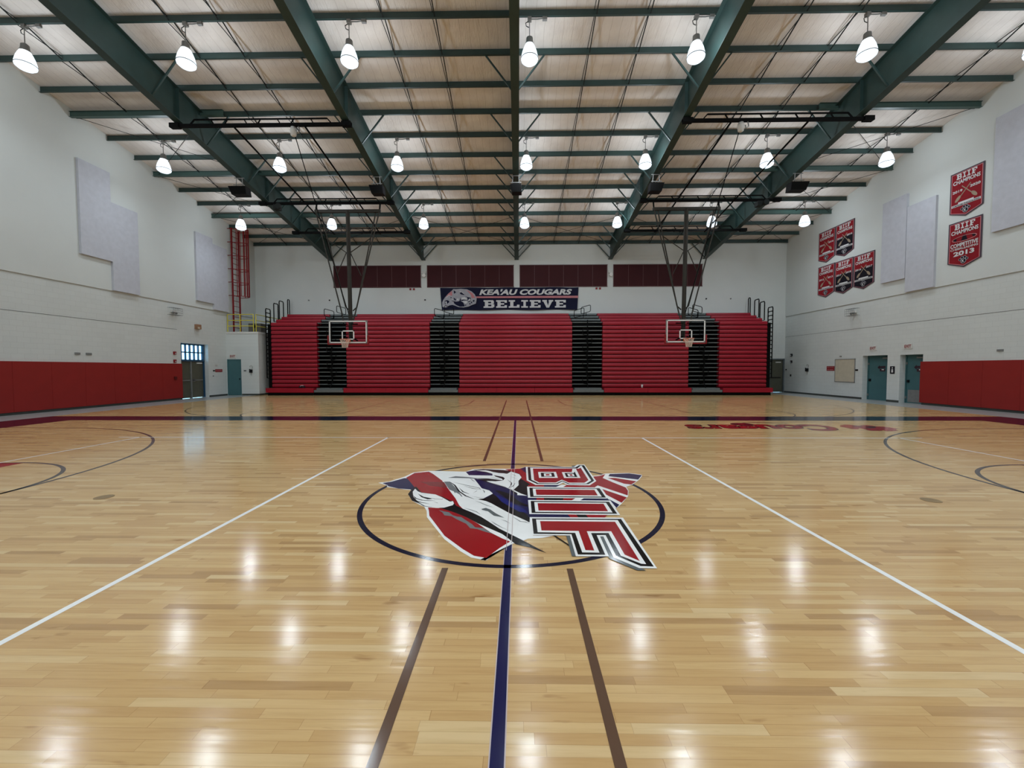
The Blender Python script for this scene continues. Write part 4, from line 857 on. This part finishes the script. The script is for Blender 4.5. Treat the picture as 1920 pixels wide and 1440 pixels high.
# ================================================================ ceiling-hung basketball goals
def goal(side, bx, mx, lab):
    g = empty('basketball_goal', (bx, 19.8, 2.8), lab, 'basketball hoop', 'ceiling hung basketball goals')
    xl, xr = (-13.0, -6.2) if side < 0 else (6.05, 12.95)
    tz = {}
    for y in (15.4, 20.6, 23.6):
        z = rbot(y) - 0.13; tz[y] = z
        t = MB().box(xl, xr, y - 0.05, y + 0.05, z - 0.06, z + 0.05)
        t.box(xl, xl + 0.35, y - 0.09, y + 0.09, z - 0.08, z + 0.08); t.box(xr - 0.35, xr, y - 0.09, y + 0.09, z - 0.08, z + 0.08)
        xa, xb = xl + 0.9, xr - 0.9; zt_ = z + 0.22
        t.beam((xa, y, zt_), (xb, y, zt_), 0.045, 0.045); n = 8; w_ = (xb - xa) / n
        t.beam((xa, y, zt_), (xa - 0.2, y, z), 0.04, 0.04); t.beam((xb, y, zt_), (xb + 0.2, y, z), 0.04, 0.04)
        for i in range(1, n): t.beam((xa + i * w_, y, zt_ if i % 2 else zt_), (xa + i * w_ + (0.14 if i % 2 else -0.14), y, z), 0.035, 0.035)
        t.build('truss_beam', blackst, g)
    for x in ((-10.58, -7.92) if side < 0 else (7.8, 10.6)):
        MB().tube([(x, 15.4, tz[15.4] - 0.09), (x, 23.6, tz[23.6] - 0.09)], 0.035).build('spreader_tube', blackst, g)
    zc = 9.49; zb = 4.35; cw = 1.65; my = 20.5
    MB().box(mx - cw, mx + cw, my - 0.06, my + 0.06, zc - 0.07, zc + 0.07).build('cross_tube', brown_st, g)
    for s in (-1, 1): MB().beam((mx + s * (cw - 0.05), my, zc), (mx + s * (cw - 0.05), 20.6, tz[20.6]), 0.06, 0.06).build('hinge_bracket', blackst, g)
    MB().tube([(mx, my, zc), (mx + (bx - mx) * 0.7, my - 0.2, 2.95)], 0.10, 12).build('mast', brown_st, g)
    bm = mx + (bx - mx) * 0.5
    for s in (-1, 1):
        MB().tube([(mx + s * (cw - 0.05), my - 0.02, zc), (bm + s * 0.30, my - 0.35, zb - 0.1), (bm + s * 0.22, my - 0.45, 3.85)], 0.034).build('side_brace', brown_st, g)
        MB().tube([(mx + s * (cw - 0.25), my + 0.05, zc), (bm + s * 0.28, my, zb + 0.38), (bm + s * 0.08, my, zb + 0.20)], 0.034).build('side_brace', brown_st, g)
        MB().tube([(mx + s * 0.1, my, 7.45), (mx + s * 1.12, my, 8.15)], 0.022, 6).build('cross_brace', brown_st, g)
        MB().tube([(mx + s * 0.1, my, 7.45), (mx + s * 0.62, my, 6.3)], 0.022, 6).build('cross_brace', brown_st, g)
    wx = mx + (0.1 if side < 0 else -0.1)
    MB().tube([(wx, 15.4, tz[15.4] - 0.1), (bm, my - 0.35, zb)], 0.018, 6).build('front_brace', blackst, g)
    wi = MB().lathe([(0, 0.0), (0.09, 0.0), (0.12, -0.12), (0.10, -0.3), (0.04, -0.34), (0, -0.34)], (wx, 15.45, tz[15.4] - 0.06), 14)
    wi.build('winch', offwhite, g, True)
    MB().tube([(wx + 0.22, 15.4, tz[15.4] - 0.05), (wx + 0.26, 15.4, tz[15.4] - 0.22), (wx + 0.16, 15.4, tz[15.4] - 0.3), (wx + 0.14, 15.4, tz[15.4] - 0.18)], 0.02, 6).build('pulley', galv, g)
    # winch motor beside the second truss, on the outer rafter
    ox = RX[0] + 0.55 if side < 0 else RX[4] - 0.55
    MB().box(ox - 0.14, ox + 0.14, 20.55, 20.85, tz[20.6] - 0.28, tz[20.6] - 0.06).disc((ox + 0.2, 20.5, tz[20.6] - 0.18), 0.13, (0, -1, 0), 0.12).build('motor', darkrod, g)
    # backboard
    z0, z1 = 2.90, 3.96; y = 19.8; a = 0.915
    bb = MB().box(bx - a, bx + a, y, y + 0.013, z0, z1).build('backboard', glass, g)
    f = MB(); t_ = 0.045
    for (p, q, r, s) in ((-a, a, z0, z0 + t_), (-a, a, z1 - t_, z1), (-a, -a + t_, z0, z1), (a - t_, a, z0, z1)): f.box(bx + p, bx + q, y - 0.012, y - 0.002, r, s)
    f.build('board_border', white, bb)
    f = MB(); q = 0.05
    for (p, w2, r, s) in ((-0.305, 0.305, 3.05, 3.05 + q), (-0.305, 0.305, 3.50 - q, 3.50), (-0.305, -0.305 + q, 3.05, 3.50), (0.305 - q, 0.305, 3.05, 3.50)): f.box(bx + p, bx + w2, y - 0.012, y - 0.002, r, s)
    f.build('target_square', white, bb)
    f = MB()
    for (p, q2, r, s) in ((-a, a, z0 - 0.04, z0), (-a, a, z1, z1 + 0.03), (-a - 0.03, -a, z0 - 0.03, z1 + 0.03), (a, a + 0.03, z0 - 0.03, z1 + 0.03)): f.box(bx + p, bx + q2, y - 0.01, y + 0.05, r, s)
    f.build('board_frame', galv, bb)
    f = MB().box(bx - a - 0.05, bx + a + 0.05, y - 0.03, y + 0.06, z0 - 0.09, z0 - 0.035)
    for s in (-1, 1): f.box(min(bx + s * a, bx + s * (a + 0.06)) + s * 0.03, max(bx + s * a, bx + s * (a + 0.06)) + s * 0.03, y - 0.03, y + 0.06, z0 - 0.09, z0 + 0.36)
    f.build('edge_padding', redp, bb)
    f = MB()
    for s in (-1, 1): f.beam((bx + s * 0.45, y + 0.04, z0 + 0.1), (bm + s * 0.1, my - 0.3, 3.2), 0.05, 0.05); f.beam((bx + s * 0.45, y + 0.04, z1 - 0.15), (bm + s * 0.1, my - 0.3, 3.85), 0.05, 0.05)
    f.build('board_support', blackst, g)
    ry = y - 0.15 - 0.23; rz = 3.048; N_ = 28
    rp = [(bx + 0.23 * math.cos(2 * PI * i / N_), ry + 0.23 * math.sin(2 * PI * i / N_), rz) for i in range(N_)]
    r = MB().tube(rp, 0.010, 6, True); r.box(bx - 0.12, bx + 0.12, y - 0.03, y - 0.005, rz - 0.12, rz + 0.03); r.beam((bx - 0.07, y - 0.02, rz - 0.01), (bx - 0.07, ry + 0.2, rz), 0.02, 0.03); r.beam((bx + 0.07, y - 0.02, rz - 0.01), (bx + 0.07, ry + 0.2, rz), 0.02, 0.03)
    rm = r.build('rim', orange, g)
    nt_ = MB(); K = 12; prof = [(0.225, 0), (0.19, -0.10), (0.155, -0.20), (0.135, -0.30), (0.125, -0.40)]
    for i in range(K):
        for sg in (-1, 1):
            pts = []
            for j, (rr, dz) in enumerate(prof):
                t = 2 * PI * (i + sg * j * 0.5) / K; pts.append((bx + rr * math.cos(t), ry + rr * math.sin(t), rz + dz))
            nt_.tube(pts, 0.006, 4)
    nt_.build('net', netm, rm)
goal(-1, -8.29, -8.50, 'glass backboard with orange rim and net on a ceiling mast, left of two')
goal(1, 8.07, 8.30, 'glass backboard with orange rim and net on a ceiling mast, right of two')

# ================================================================ acoustic panels
def panel(s, ya, yb_, z0, z1, lab, d=0.10):
    xa = s * (XW - 0.035)
    o = xbox(MB(), xa, xa - s * d, ya, yb_, z0, z1).build('acoustic_panel', panelm)
    tag(o, lab, 'acoustic panel', 'wall acoustic panels')
panel(-1, 16.59, 17.88, 6.37, 10.22, 'large white acoustic panel high on the left wall, nearer of the front pair')
panel(-1, 17.88, 19.13, 5.12, 8.96, 'large white acoustic panel on the left wall, lower one of the front pair')
panel(-1, 22.58, 23.83, 5.46, 9.26, 'white acoustic panel on the left wall, nearer of the pair by the ladder')
panel(-1, 23.83, 25.0, 5.13, 8.95, 'white acoustic panel on the left wall beside the red ladder')
panel(1, 19.27, 20.52, 5.79, 9.65, 'white acoustic panel on the right wall, nearer the small banner cluster')
panel(1, 17.95, 19.24, 5.13, 9.02, 'white acoustic panel on the right wall, left of the two big banners')
panel(1, 14.5, 15.85, 6.74, 10.96, 'white acoustic panel at the right edge beyond the two big banners')

# ================================================================ banners on the right wall
XB = XW - 0.06
def pennant(yl, yr, z1, zs_, lab, lower, lines, kind='paddles', tipz=0.24):
    wd = yl - yr; h = z1 - (zs_ - tipz); top = V(XB, yl, z1); U_ = V(0, -1, 0); N_ = V(-1, 0, 0); Z_ = V(0, 0, 1)
    B = empty('champion_banner', (XB, (yl + yr) / 2, zs_ - tipz), lab, 'banner', 'championship banners')
    def P(u, v, n=0.0): return top + U_ * (u * wd) + Z_ * (-v * h) + N_ * n
    sv = (z1 - zs_) / h
    def shield(i, n): # inset
        a = i / wd; c = i / h
        return [P(a, c, n), P(1 - a, c, n), P(1 - a, sv - c * 0.4, n), P(0.5, 1 - c * 1.1, n), P(a, sv - c * 0.4, n)]
    MB().prism(shield(0, 0), V(0.012, 0, 0)).build('cloth', clothedge, B)
    MB().poly(shield(0.05, 0.004)).build('inner_border', clothpink, B)
    MB().poly(shield(0.075, 0.006)).build('field', clothred, B)
    a = 0.075 / wd
    if lower: MB().poly([P(a, 0.44, 0.008), P(0.5, 0.40, 0.008), P(1 - a, 0.40, 0.008), P(1 - a, sv - 0.01, 0.008), P(0.5, 1 - 0.04, 0.008), P(a, sv - 0.01, 0.008)]).build('lower_field', lower, B)
    wl = MB(); slab_mb(wl, 'BIIF', P(0.2, 0.165, 0.01), U_, Z_, 0.115 * h, 0.60 * wd, N_)
    text_mb(wl, 'CHAMPIONS', P(0.5, 0.27, 0.01), U_, Z_, 0.085 * h, 0.80 * wd, 0.03, 0, N_, center=True)
    bar = MB(); dk = MB()
    if kind == 'paddles':
        y1, y2 = lines
        text_mb(wl, y1, P(0.24, 0.45, 0.01), U_, Z_, 0.055 * h, 0.30 * wd, 0.03, 0, N_, center=True)
        text_mb(wl, y2, P(0.76, 0.43, 0.01), U_, Z_, 0.055 * h, 0.30 * wd, 0.03, 0, N_, center=True)
        pd_ = MB()
        for s in (-1, 1):
            a0 = V(-s * 0.13, 0.33, 0); a1 = V(s * 0.20, 0.57, 0)
            q0 = P(0.5 + a0.x, a0.y, 0.012); q1 = P(0.5 + a1.x, a1.y, 0.012); pd_.beam(q0, q1, 0.03, 0.006, N_)
            c = P(0.5 + s * 0.24, 0.585, 0.012); dr_ = (q1 - q0).normalized(); sd_ = dr_.cross(N_)
            pd_.poly([c + dr_ * (0.15 * math.cos(t * PI / 6)) + sd_ * (0.065 * math.sin(t * PI / 6)) for t in range(12)])
        pd_.build('paddle_emblem', clothtan, B)
        bar.poly([P(0.07, 0.70, 0.01), P(0.93, 0.70, 0.01), P(0.93, 0.75, 0.01), P(0.07, 0.75, 0.01)]); bar.poly([P(0.27, 0.665, 0.01), P(0.73, 0.665, 0.01), P(0.73, 0.70, 0.01), P(0.27, 0.70, 0.01)])
        text_mb(dk, 'CANOE PADDLING', P(0.5, 0.745, 0.013), U_, Z_, 0.036 * h, 0.80 * wd, 0.02, 0, N_, center=True)
        pc = 0.86
    else:
        text_mb(wl, 'COMPETITIVE', P(0.5, 0.55, 0.01), U_, Z_, 0.085 * h, 0.82 * wd, 0.03, 0, N_, center=True)
        text_mb(wl, 'CHEERLEADING', P(0.5, 0.61, 0.01), U_, Z_, 0.045 * h, 0.82 * wd, 0.02, 0, N_, center=True)
        text_mb(wl, '2013', P(0.5, 0.74, 0.01), U_, Z_, 0.10 * h, 0.62 * wd, 0.04, 0, N_, center=True)
        pc = 0.855
        em_ = MB().tube([P(0.5 + 0.36 * math.cos(2 * PI * t / 24), 0.385 + 0.055 * math.sin(2 * PI * t / 24), 0.012) for t in range(24)], 0.014, 5, True); em_.build('megaphone_ring', clothpink, B)
        dk.poly([P(0.46, 0.31, 0.012), P(0.54, 0.31, 0.012), P(0.60, 0.44, 0.012), P(0.40, 0.44, 0.012)]); dk.disc(P(0.22, 0.39, 0.008), 0.06, N_, 0.006, 12); dk.disc(P(0.78, 0.37, 0.008), 0.06, N_, 0.006, 12)
    wl.build('lettering', clothwhite, B)
    if bar.v: bar.build('name_bar', clothwhite, B)
    # paw print
    pw = MB(); c = P(0.5, pc, 0.012)
    for (dx, dz, r) in ((0, -0.02, 0.105), (-0.13, 0.05, 0.05), (-0.05, 0.12, 0.055), (0.05, 0.12, 0.055), (0.13, 0.05, 0.05)): pw.disc(c + U_ * dx + Z_ * dz, r, N_, 0.003, 14)
    pw.build('paw_print', clothgrey, B)
    for (dx, dz, r) in ((0, -0.02, 0.085), (-0.13, 0.05, 0.036), (-0.05, 0.12, 0.04), (0.05, 0.12, 0.04), (0.13, 0.05, 0.036)): dk.disc(c + U_ * dx + Z_ * dz + N_ * 0.003, r, N_, 0.002, 14)
    dk.build('dark_print', clothblack, B)
    text_mb(MB(), 'K', c + Z_ * -0.07, U_, Z_, 0.10, 0.09, 0.04, 0, N_, depth=0.010, center=True).build('letter_mark', clothwhite, B)
pennant(17.46, 16.22, 9.60, 7.98, 'upper large red pennant banner with years 2019 2020 on the right wall', None, ('2019', '2020'))
pennant(17.46, 16.22, 7.58, 5.94, 'lower large red pennant banner reading competitive 2013 on the right wall', None, (), 'cheer')
pennant(24.86, 23.59, 9.63, 8.02, 'red pennant banner at the top left of the cluster of five', None, ('2015', '2016'))
pennant(23.55, 22.28, 9.63, 8.02, 'red and black pennant banner at the top right of the cluster of five', clothblack, ('2015', '2016'))
pennant(24.84, 23.57, 7.62, 6.0, 'faded red pennant banner at the bottom left of the cluster of five', None, ('2012', '2013'))
pennant(23.54, 22.29, 7.60, 5.98, 'red and black pennant banner in the bottom middle of the cluster of five', clothblack, ('2017', '2018'))
pennant(22.25, 20.97, 7.58, 5.98, 'red and black pennant banner at the bottom right of the cluster of five', clothblack, ('2016', '2017'))

# ================================================================ banner above the bleachers
BN = empty('school_banner', (-0.6, YB - 0.08, 5.6), 'long navy vinyl banner with cat emblem and white lettering above the bleachers', 'banner')
by = YB - 0.08; ox, oz = -5.285, 7.10; bw, bh = 9.36, 1.47
n = 24; cl = MB()
tp = [(ox + bw * i / n, by - 0.015 * math.sin(i * 1.3), oz - 0.01 * math.sin(i * 0.9)) for i in range(n + 1)]
bo = [(ox + 0.12 + (bw - 0.2) * i / n, by - 0.03 * math.sin(i * 0.8 + 1), oz - bh + 0.02 * math.sin(i * 0.7) - 0.02) for i in range(n + 1)]
for i in range(n): cl.prism([tp[i], tp[i + 1], bo[i + 1], bo[i]], (0, 0.006, 0))
cl.build('cloth', navycl, BN)
U_, Z_, N_ = V(1, 0, 0), V(0, 0, 1), V(0, -1, 0)
def Q(u, v, n=0.05): return V(ox + u, by - n, oz - v)
t = MB(); text_mb(t, "KEA'AU COUGARS", Q(2.66, 0.50), U_, Z_, 0.39, 6.25, 0.045, 0.25, N_); slab_mb(t, 'BELIEVE', Q(2.95, 1.36), U_, Z_, 0.51, 5.55, N_, gap=0.16); t.build('lettering', clothwhite, BN)
MB().poly([Q(2.4, 0.59), Q(9.33, 0.57), Q(9.33, 0.72), Q(2.4, 0.70)]).build('stripe', clothpink, BN)
em_l = {}
def eq(c, s, lay):
    pts = [tuple(map(float, p.split(','))) for p in s.split()]
    em_l.setdefault(c, MB()).poly([Q(px * 0.001688 - 0.18, py * 0.001688 - 0.18, 0.052 + lay * 0.002) for px, py in pts])
eq('g', '300,500 420,360 600,210 640,160 760,165 950,150 1200,175 1380,260 1500,370 1570,520 1580,560 1550,740 1380,800 1250,860 1050,895 850,880 700,820 600,790 480,810 380,880 270,900 200,860 190,700 230,600', 0)
eq('o', '330,480 450,340 590,225 600,420 540,420 430,440', 1); eq('o', '1130,205 1260,240 1420,340 1530,520 1380,520 1350,400 1240,270', 1)
eq('n', '300,620 400,600 480,640 470,690 400,740 300,760', 1); eq('n', '640,640 760,660 880,640 920,560 960,480 940,640 1050,700 1060,760 1100,800 1080,860 900,860 760,800 680,740', 1)
eq('n', '660,210 760,285 670,350', 2); eq('n', '900,330 960,280 1100,390 1060,400 940,370', 2); eq('n', '1110,450 1340,510 1320,660 1250,690 1220,600 1200,500', 2); eq('n', '520,490 560,480 660,650 600,650', 2); eq('n', '640,500 720,540 760,600 700,620', 2); eq('n', '960,590 1080,580 1200,600 1200,620 1080,610 960,640', 2)
eq('w', '540,520 590,540 640,620 600,620', 3); eq('w', '330,640 380,660 380,760 320,720', 3); eq('w', '780,560 840,530 860,590 800,600', 3); eq('w', '1240,600 1300,530 1320,600 1260,660', 3); eq('w', '980,650 1180,640 1200,700 1130,750 1060,710', 3); eq('w', '240,800 300,800 330,860 250,860', 3)
eq('w', '960,500 1100,480 1190,540 1180,590 1060,570 960,585', 3); eq('n', '1270,740 1320,720 1340,770 1300,780', 3); eq('n', '1340,690 1380,650 1400,720 1370,740', 3); eq('n', '1120,780 1160,780 1150,830 1110,830', 3); eq('n', '1420,620 1480,590 1500,640 1440,680', 3)
eq('w', '880,260 920,240 1060,330 1090,380 960,280', 3); eq('w', '360,480 460,390 540,400 440,430 380,500', 3)
for c, (nm, m_) in {'g': ('emblem_base', clothgrey), 'o': ('emblem_arc', clothpink), 'n': ('emblem_dark', navycl), 'w': ('emblem_highlight', clothwhite)}.items(): [MB().poly([em_l[c].v[k_] for k_ in f_]).build(nm, m_, BN) for f_ in em_l[c].f]

# ================================================================ small fittings on the walls
def wbox(s, name, y, z, wy, hz, d, m, lab, cat, group=None):
    x = s * XW; o = xbox(MB(), x, x - s * d, y - wy / 2, y + wy / 2, z - hz / 2, z + hz / 2).build(name, m); return tag(o, lab, cat, group)
wbox(-1, 'wall_vent', 16.38, 2.27, 0.20, 0.09, 0.03, greyp, 'small grey wall vent over the left red pad, nearer of two', 'vent')
wbox(-1, 'wall_vent', 16.82, 2.27, 0.22, 0.09, 0.03, greyp, 'small grey wall vent over the left red pad, farther of two', 'vent')
def alarm(s, y, z, lab, m=redp):
    a = empty('fire_alarm', (s * XW, y, z), lab, 'alarm'); x = s * XW
    xbox(MB(), x, x - s * 0.06, y - 0.07, y + 0.07, z - 0.08, z + 0.08).build('alarm_box', m, a)
    xbox(MB(), x - s * 0.06, x - s * 0.08, y - 0.03, y + 0.03, z - 0.05, z + 0.01).build('alarm_lens', clothgrey, a)
alarm(-1, 21.08, 2.47, 'red fire alarm horn on the left wall, upper of two')
alarm(-1, 21.08, 2.05, 'dark red alarm pull box on the left wall, just over the red pad')
o = MB().box(-XW + 0.05, -XW + 0.1, 20.96, 21.1, 1.08, 1.24).build('outlet_box', mat('dark_red_box', S2L((80, 10, 10)), 0.5), None); tag(o, 'dark red outlet box set in the left red wall pad', 'outlet box')
sb = empty('speaker_box', (-XW, 22.62, 3.99), 'small brown wooden box on the left wall above the lattice window', 'box')
MB().box(-XW, -XW + 0.16, 22.47, 22.77, 3.86, 4.12).build('box_body', brownbox, sb); MB().box(-XW + 0.16, -XW + 0.17, 22.50, 22.66, 3.88, 3.98).build('box_patch', boardm, sb)
for s, y, sd in ((-1, 21.05, 'left'), (1, 22.16, 'right')):
    x = s * XW; z = 4.62
    c = empty('caged_light', (x, y, z), 'emergency light behind a white wire guard on the %s wall' % sd, 'emergency light')
    g = MB(); X1 = x - s * 0.30
    for i in range(6): g.tube([(x, y - 0.3 + 0.12 * i, z - 0.18), (X1, y - 0.3 + 0.12 * i, z - 0.18), (X1, y - 0.3 + 0.12 * i, z + 0.18), (x, y - 0.3 + 0.12 * i, z + 0.18)], 0.008, 4)
    for i in range(4): g.tube([(X1, y - 0.3, z - 0.18 + 0.12 * i), (X1, y + 0.3, z - 0.18 + 0.12 * i)], 0.008, 4)
    g.build('wire_guard', greyp, c)
    l_ = MB(); xbox(l_, x, x - s * 0.1, y - 0.12, y + 0.12, z - 0.04, z + 0.08); l_.build('light_body', offwhite, c)
    for q in (-0.09, 0.09): MB().disc((x - s * 0.1, y + q, z - 0.06), 0.055, (-s, 0, -0.4), 0.06, 12).build('light_head', greyp, c)
# red notice and switch between the doors on the left
def notice(s, ya, yb_, z0, z1, lab, word, cols):
    x = s * XW; a = empty('notice_sign', (x, (ya + yb_) / 2, z0), lab, 'sign')
    xbox(MB(), x, x - s * 0.012, ya, yb_, z0, z1).build('sign_plate', redp, a)
    U2 = V(0, 1, 0) if s < 0 else V(0, -1, 0)
    m = MB()
    for i, wrd in enumerate(word):
        hh = (z1 - z0) / len(word)
        text_mb(m, wrd, (x - s * 0.013, (ya + yb_) / 2, z1 - hh * (i + 0.78)), U2, (0, 0, 1), hh * 0.52, (yb_ - ya) * 0.84, 0.02, 0, (-s, 0, 0), center=True)
    m.build('lettering', cols, a)
notice(-1, 23.93, 24.5, 1.45, 1.62, 'long red notice sign between the double doors and the storage room', ('NO ENTRY',), clothpink)
wbox(-1, 'light_switch', 23.82, 1.53, 0.14, 0.07, 0.02, blackp, 'small black plate beside the red notice on the left wall', 'switch')
wbox(-1, 'outlet_plate', 23.76, 1.22, 0.07, 0.06, 0.02, greyp, 'tiny grey plate on the left wall below the black plate', 'outlet')
pp = empty('posted_paper', (-XW, 24.0, 1.8), 'faint posted paper above the red notice on the left wall', 'paper')
MB().box(-XW, -XW + 0.004, 23.9, 24.15, 1.75, 1.92).build('sheet', offwhite, pp); m = MB(); [m.box(-XW + 0.004, -XW + 0.006, 23.93, 24.12, 1.78 + i * 0.03, 1.79 + i * 0.03) for i in range(4)]; m.build('print_lines', greyp, pp)
def exit_sign(loc, U2, N2, lab):
    a = empty('exit_sign', loc, lab, 'exit sign', 'exit signs'); l = Vector(loc); U2 = V(*U2); N2 = V(*N2)
    MB().prism([l - U2 * 0.2 - V(0, 0, 0.11), l + U2 * 0.2 - V(0, 0, 0.11), l + U2 * 0.2 + V(0, 0, 0.11), l - U2 * 0.2 + V(0, 0, 0.11)], N2 * 0.03).build('sign_panel', offwhite, a)
    text_mb(MB(), 'EXIT', l - V(0, 0, 0.07), U2, (0, 0, 1), 0.14, 0.32, 0.03, 0, N2, depth=0.033, center=True).build('lettering', redp, a)
exit_sign((-17.6, UY, 2.42), (1, 0, 0), (0, -1, 0), 'small exit sign over the teal storage room door')
exit_sign((XW, 20.95, 2.64), (0, -1, 0), (-1, 0, 0), 'small exit sign over the farther teal door on the right')
exit_sign((XW, 19.1, 2.64), (0, -1, 0), (-1, 0, 0), 'small exit sign over the teal door beside the red pad')
def phone(loc, U2, N2, lab):
    l = Vector(loc); U2 = V(*U2); N2 = V(*N2); a = empty('wall_phone', loc, lab, 'wall phone', 'wall phones')
    def qb(c, w_, h_, d0, d1): c = l + U2 * c[0] + V(0, 0, c[1]) + N2 * d0; return [c - U2 * w_ / 2 - V(0, 0, h_ / 2), c + U2 * w_ / 2 - V(0, 0, h_ / 2), c + U2 * w_ / 2 + V(0, 0, h_ / 2), c - U2 * w_ / 2 + V(0, 0, h_ / 2)], N2 * (d1 - d0)
    MB().prism(*qb((0, 0), 0.15, 0.2, 0, 0.09)).build('phone_body', blackp, a)
    MB().prism(*qb((-0.03, 0.02), 0.05, 0.22, 0.09, 0.13)).build('handset', blackp, a)
    MB().tube([l + U2 * (0.1 * math.cos(t)) + V(0, 0, 0.24 + 0.1 * math.sin(t)) + N2 * 0.02 for t in (-1.4, -0.6, 0.3, 1.2, 2.1, 3.0)], 0.008, 5).tube([l + V(0, 0, -0.1) + N2 * 0.05, l + U2 * 0.03 + V(0, 0, -0.22) + N2 * 0.04, l - U2 * 0.02 + V(0, 0, -0.3) + N2 * 0.02], 0.007, 5).build('cord', greyp, a)
phone((-16.47, UY, 1.5), (1, 0, 0), (0, -1, 0), 'black wall phone with looping cord on the storage room front')
phone((XW, 25.6, 1.53), (0, -1, 0), (-1, 0, 0), 'black wall phone with hanging cord on the right wall')
o = MB().box(-16.93, -16.79, UY - 0.02, UY, 1.5, 1.55).build('light_switch', blackp); tag(o, 'black switch plate beside the phone on the storage room front', 'switch')
# right wall
alarm(1, 27.1, 2.50, 'dark thermostat near the far right corner, upper of two', blackp)
alarm(1, 27.1, 2.06, 'dark thermostat near the far right corner, lower of two', blackp)
wbox(1, 'outlet_plate', 27.15, 1.16, 0.09, 0.14, 0.03, blackp, 'dark outlet plate low in the far right corner', 'outlet')
wbox(1, 'key_switch', 27.62, 1.54, 0.09, 0.07, 0.03, blackp, 'tiny black key switch right beside the far exit door', 'switch')
notice(1, 23.45, 24.03, 1.48, 1.75, 'red notice sign left of the pale board on the right wall', ('NO FOOD', 'OR DRINK'), clothpink)
nb = empty('notice_board', (XW, 22.7, 0.88), 'blank pale framed notice board on the right wall beside the red notice', 'notice board')
xbox(MB(), XW, XW - 0.02, 22.04, 23.38, 0.88, 2.12).build('board_panel', boardm, nb)
f = MB()
for (a, c, z0, z1) in ((22.02, 23.40, 0.86, 0.89), (22.02, 23.40, 2.11, 2.14), (22.02, 22.05, 0.86, 2.14), (23.37, 23.40, 0.86, 2.14)): xbox(f, XW, XW - 0.03, a, c, z0, z1)
f.build('board_frame', galv, nb)
wbox(1, 'light_switch', 21.92, 1.53, 0.16, 0.08, 0.02, blackp, 'black switch plate between the pale board and the teal door', 'switch')
wbox(1, 'wall_vent', 23.02, 2.29, 0.12, 0.06, 0.03, greyp, 'tiny grey fitting above the pale notice board', 'vent')
wbox(1, 'wall_vent', 15.5, 2.29, 0.20, 0.08, 0.03, greyp, 'oval grey fitting above the right red pad', 'vent')
rs = empty('restroom_sign', (XW, 19.82, 1.53), 'dark square pictogram sign between the two teal doors', 'sign')
xbox(MB(), XW, XW - 0.012, 19.74, 19.98, 1.36, 1.72).build('sign_plate', clothblack, rs)
m = MB(); m.disc((XW - 0.012, 19.86, 1.64), 0.035, (-1, 0, 0), 0.003, 12); m.prism([(XW - 0.012, 19.86 + a, 1.42 + c) for a, c in ((-0.05, 0), (0.05, 0), (0.04, 0.16), (-0.04, 0.16))], (-0.003, 0, 0)); m.build('pictogram', clothwhite, rs)
# back wall fittings
for x, sd in ((-6.38, 'left pair of windows'), (6.22, 'right pair of windows')):
    a = empty('emergency_light', (x, YB, 7.95), 'white twin head emergency light between the %s' % sd, 'emergency light', 'emergency lights on the bleacher wall')
    MB().box(x - 0.14, x + 0.14, YB - 0.1, YB, 8.05, 8.22).build('light_body', offwhite, a)
    MB().disc((x + 0.02, YB - 0.08, 7.95), 0.12, (0, -1, -0.2), 0.1, 16).build('light_head', white, a)
for x, sd in ((-7.2, 'left'), (5.41, 'right')):
    a = empty('strobe_alarm', (x, YB, 7.03), 'pair of tiny red strobe alarms under the %s maroon window' % sd, 'alarm', 'strobe alarms on the bleacher wall')
    for q in (-0.12, 0.12): MB().box(x + q - 0.06, x + q + 0.06, YB - 0.05, YB, 6.97, 7.09).build('strobe', redp, a)
for x, l in ((-12.87, 'left of the left hoop'), (-6.33, 'left of the banner'), (12.66, 'right of the right hoop'), (-14.3, 'in the left corner'), (14.3, 'in the right corner')):
    tag(MB().disc((x, YB, 6.31), 0.045, (0, -1, 0), 0.04, 12).build('wall_anchor', blackp if abs(x) < 14 else greyp), 'tiny round wall anchor on the bleacher wall ' + l, 'wall anchor')
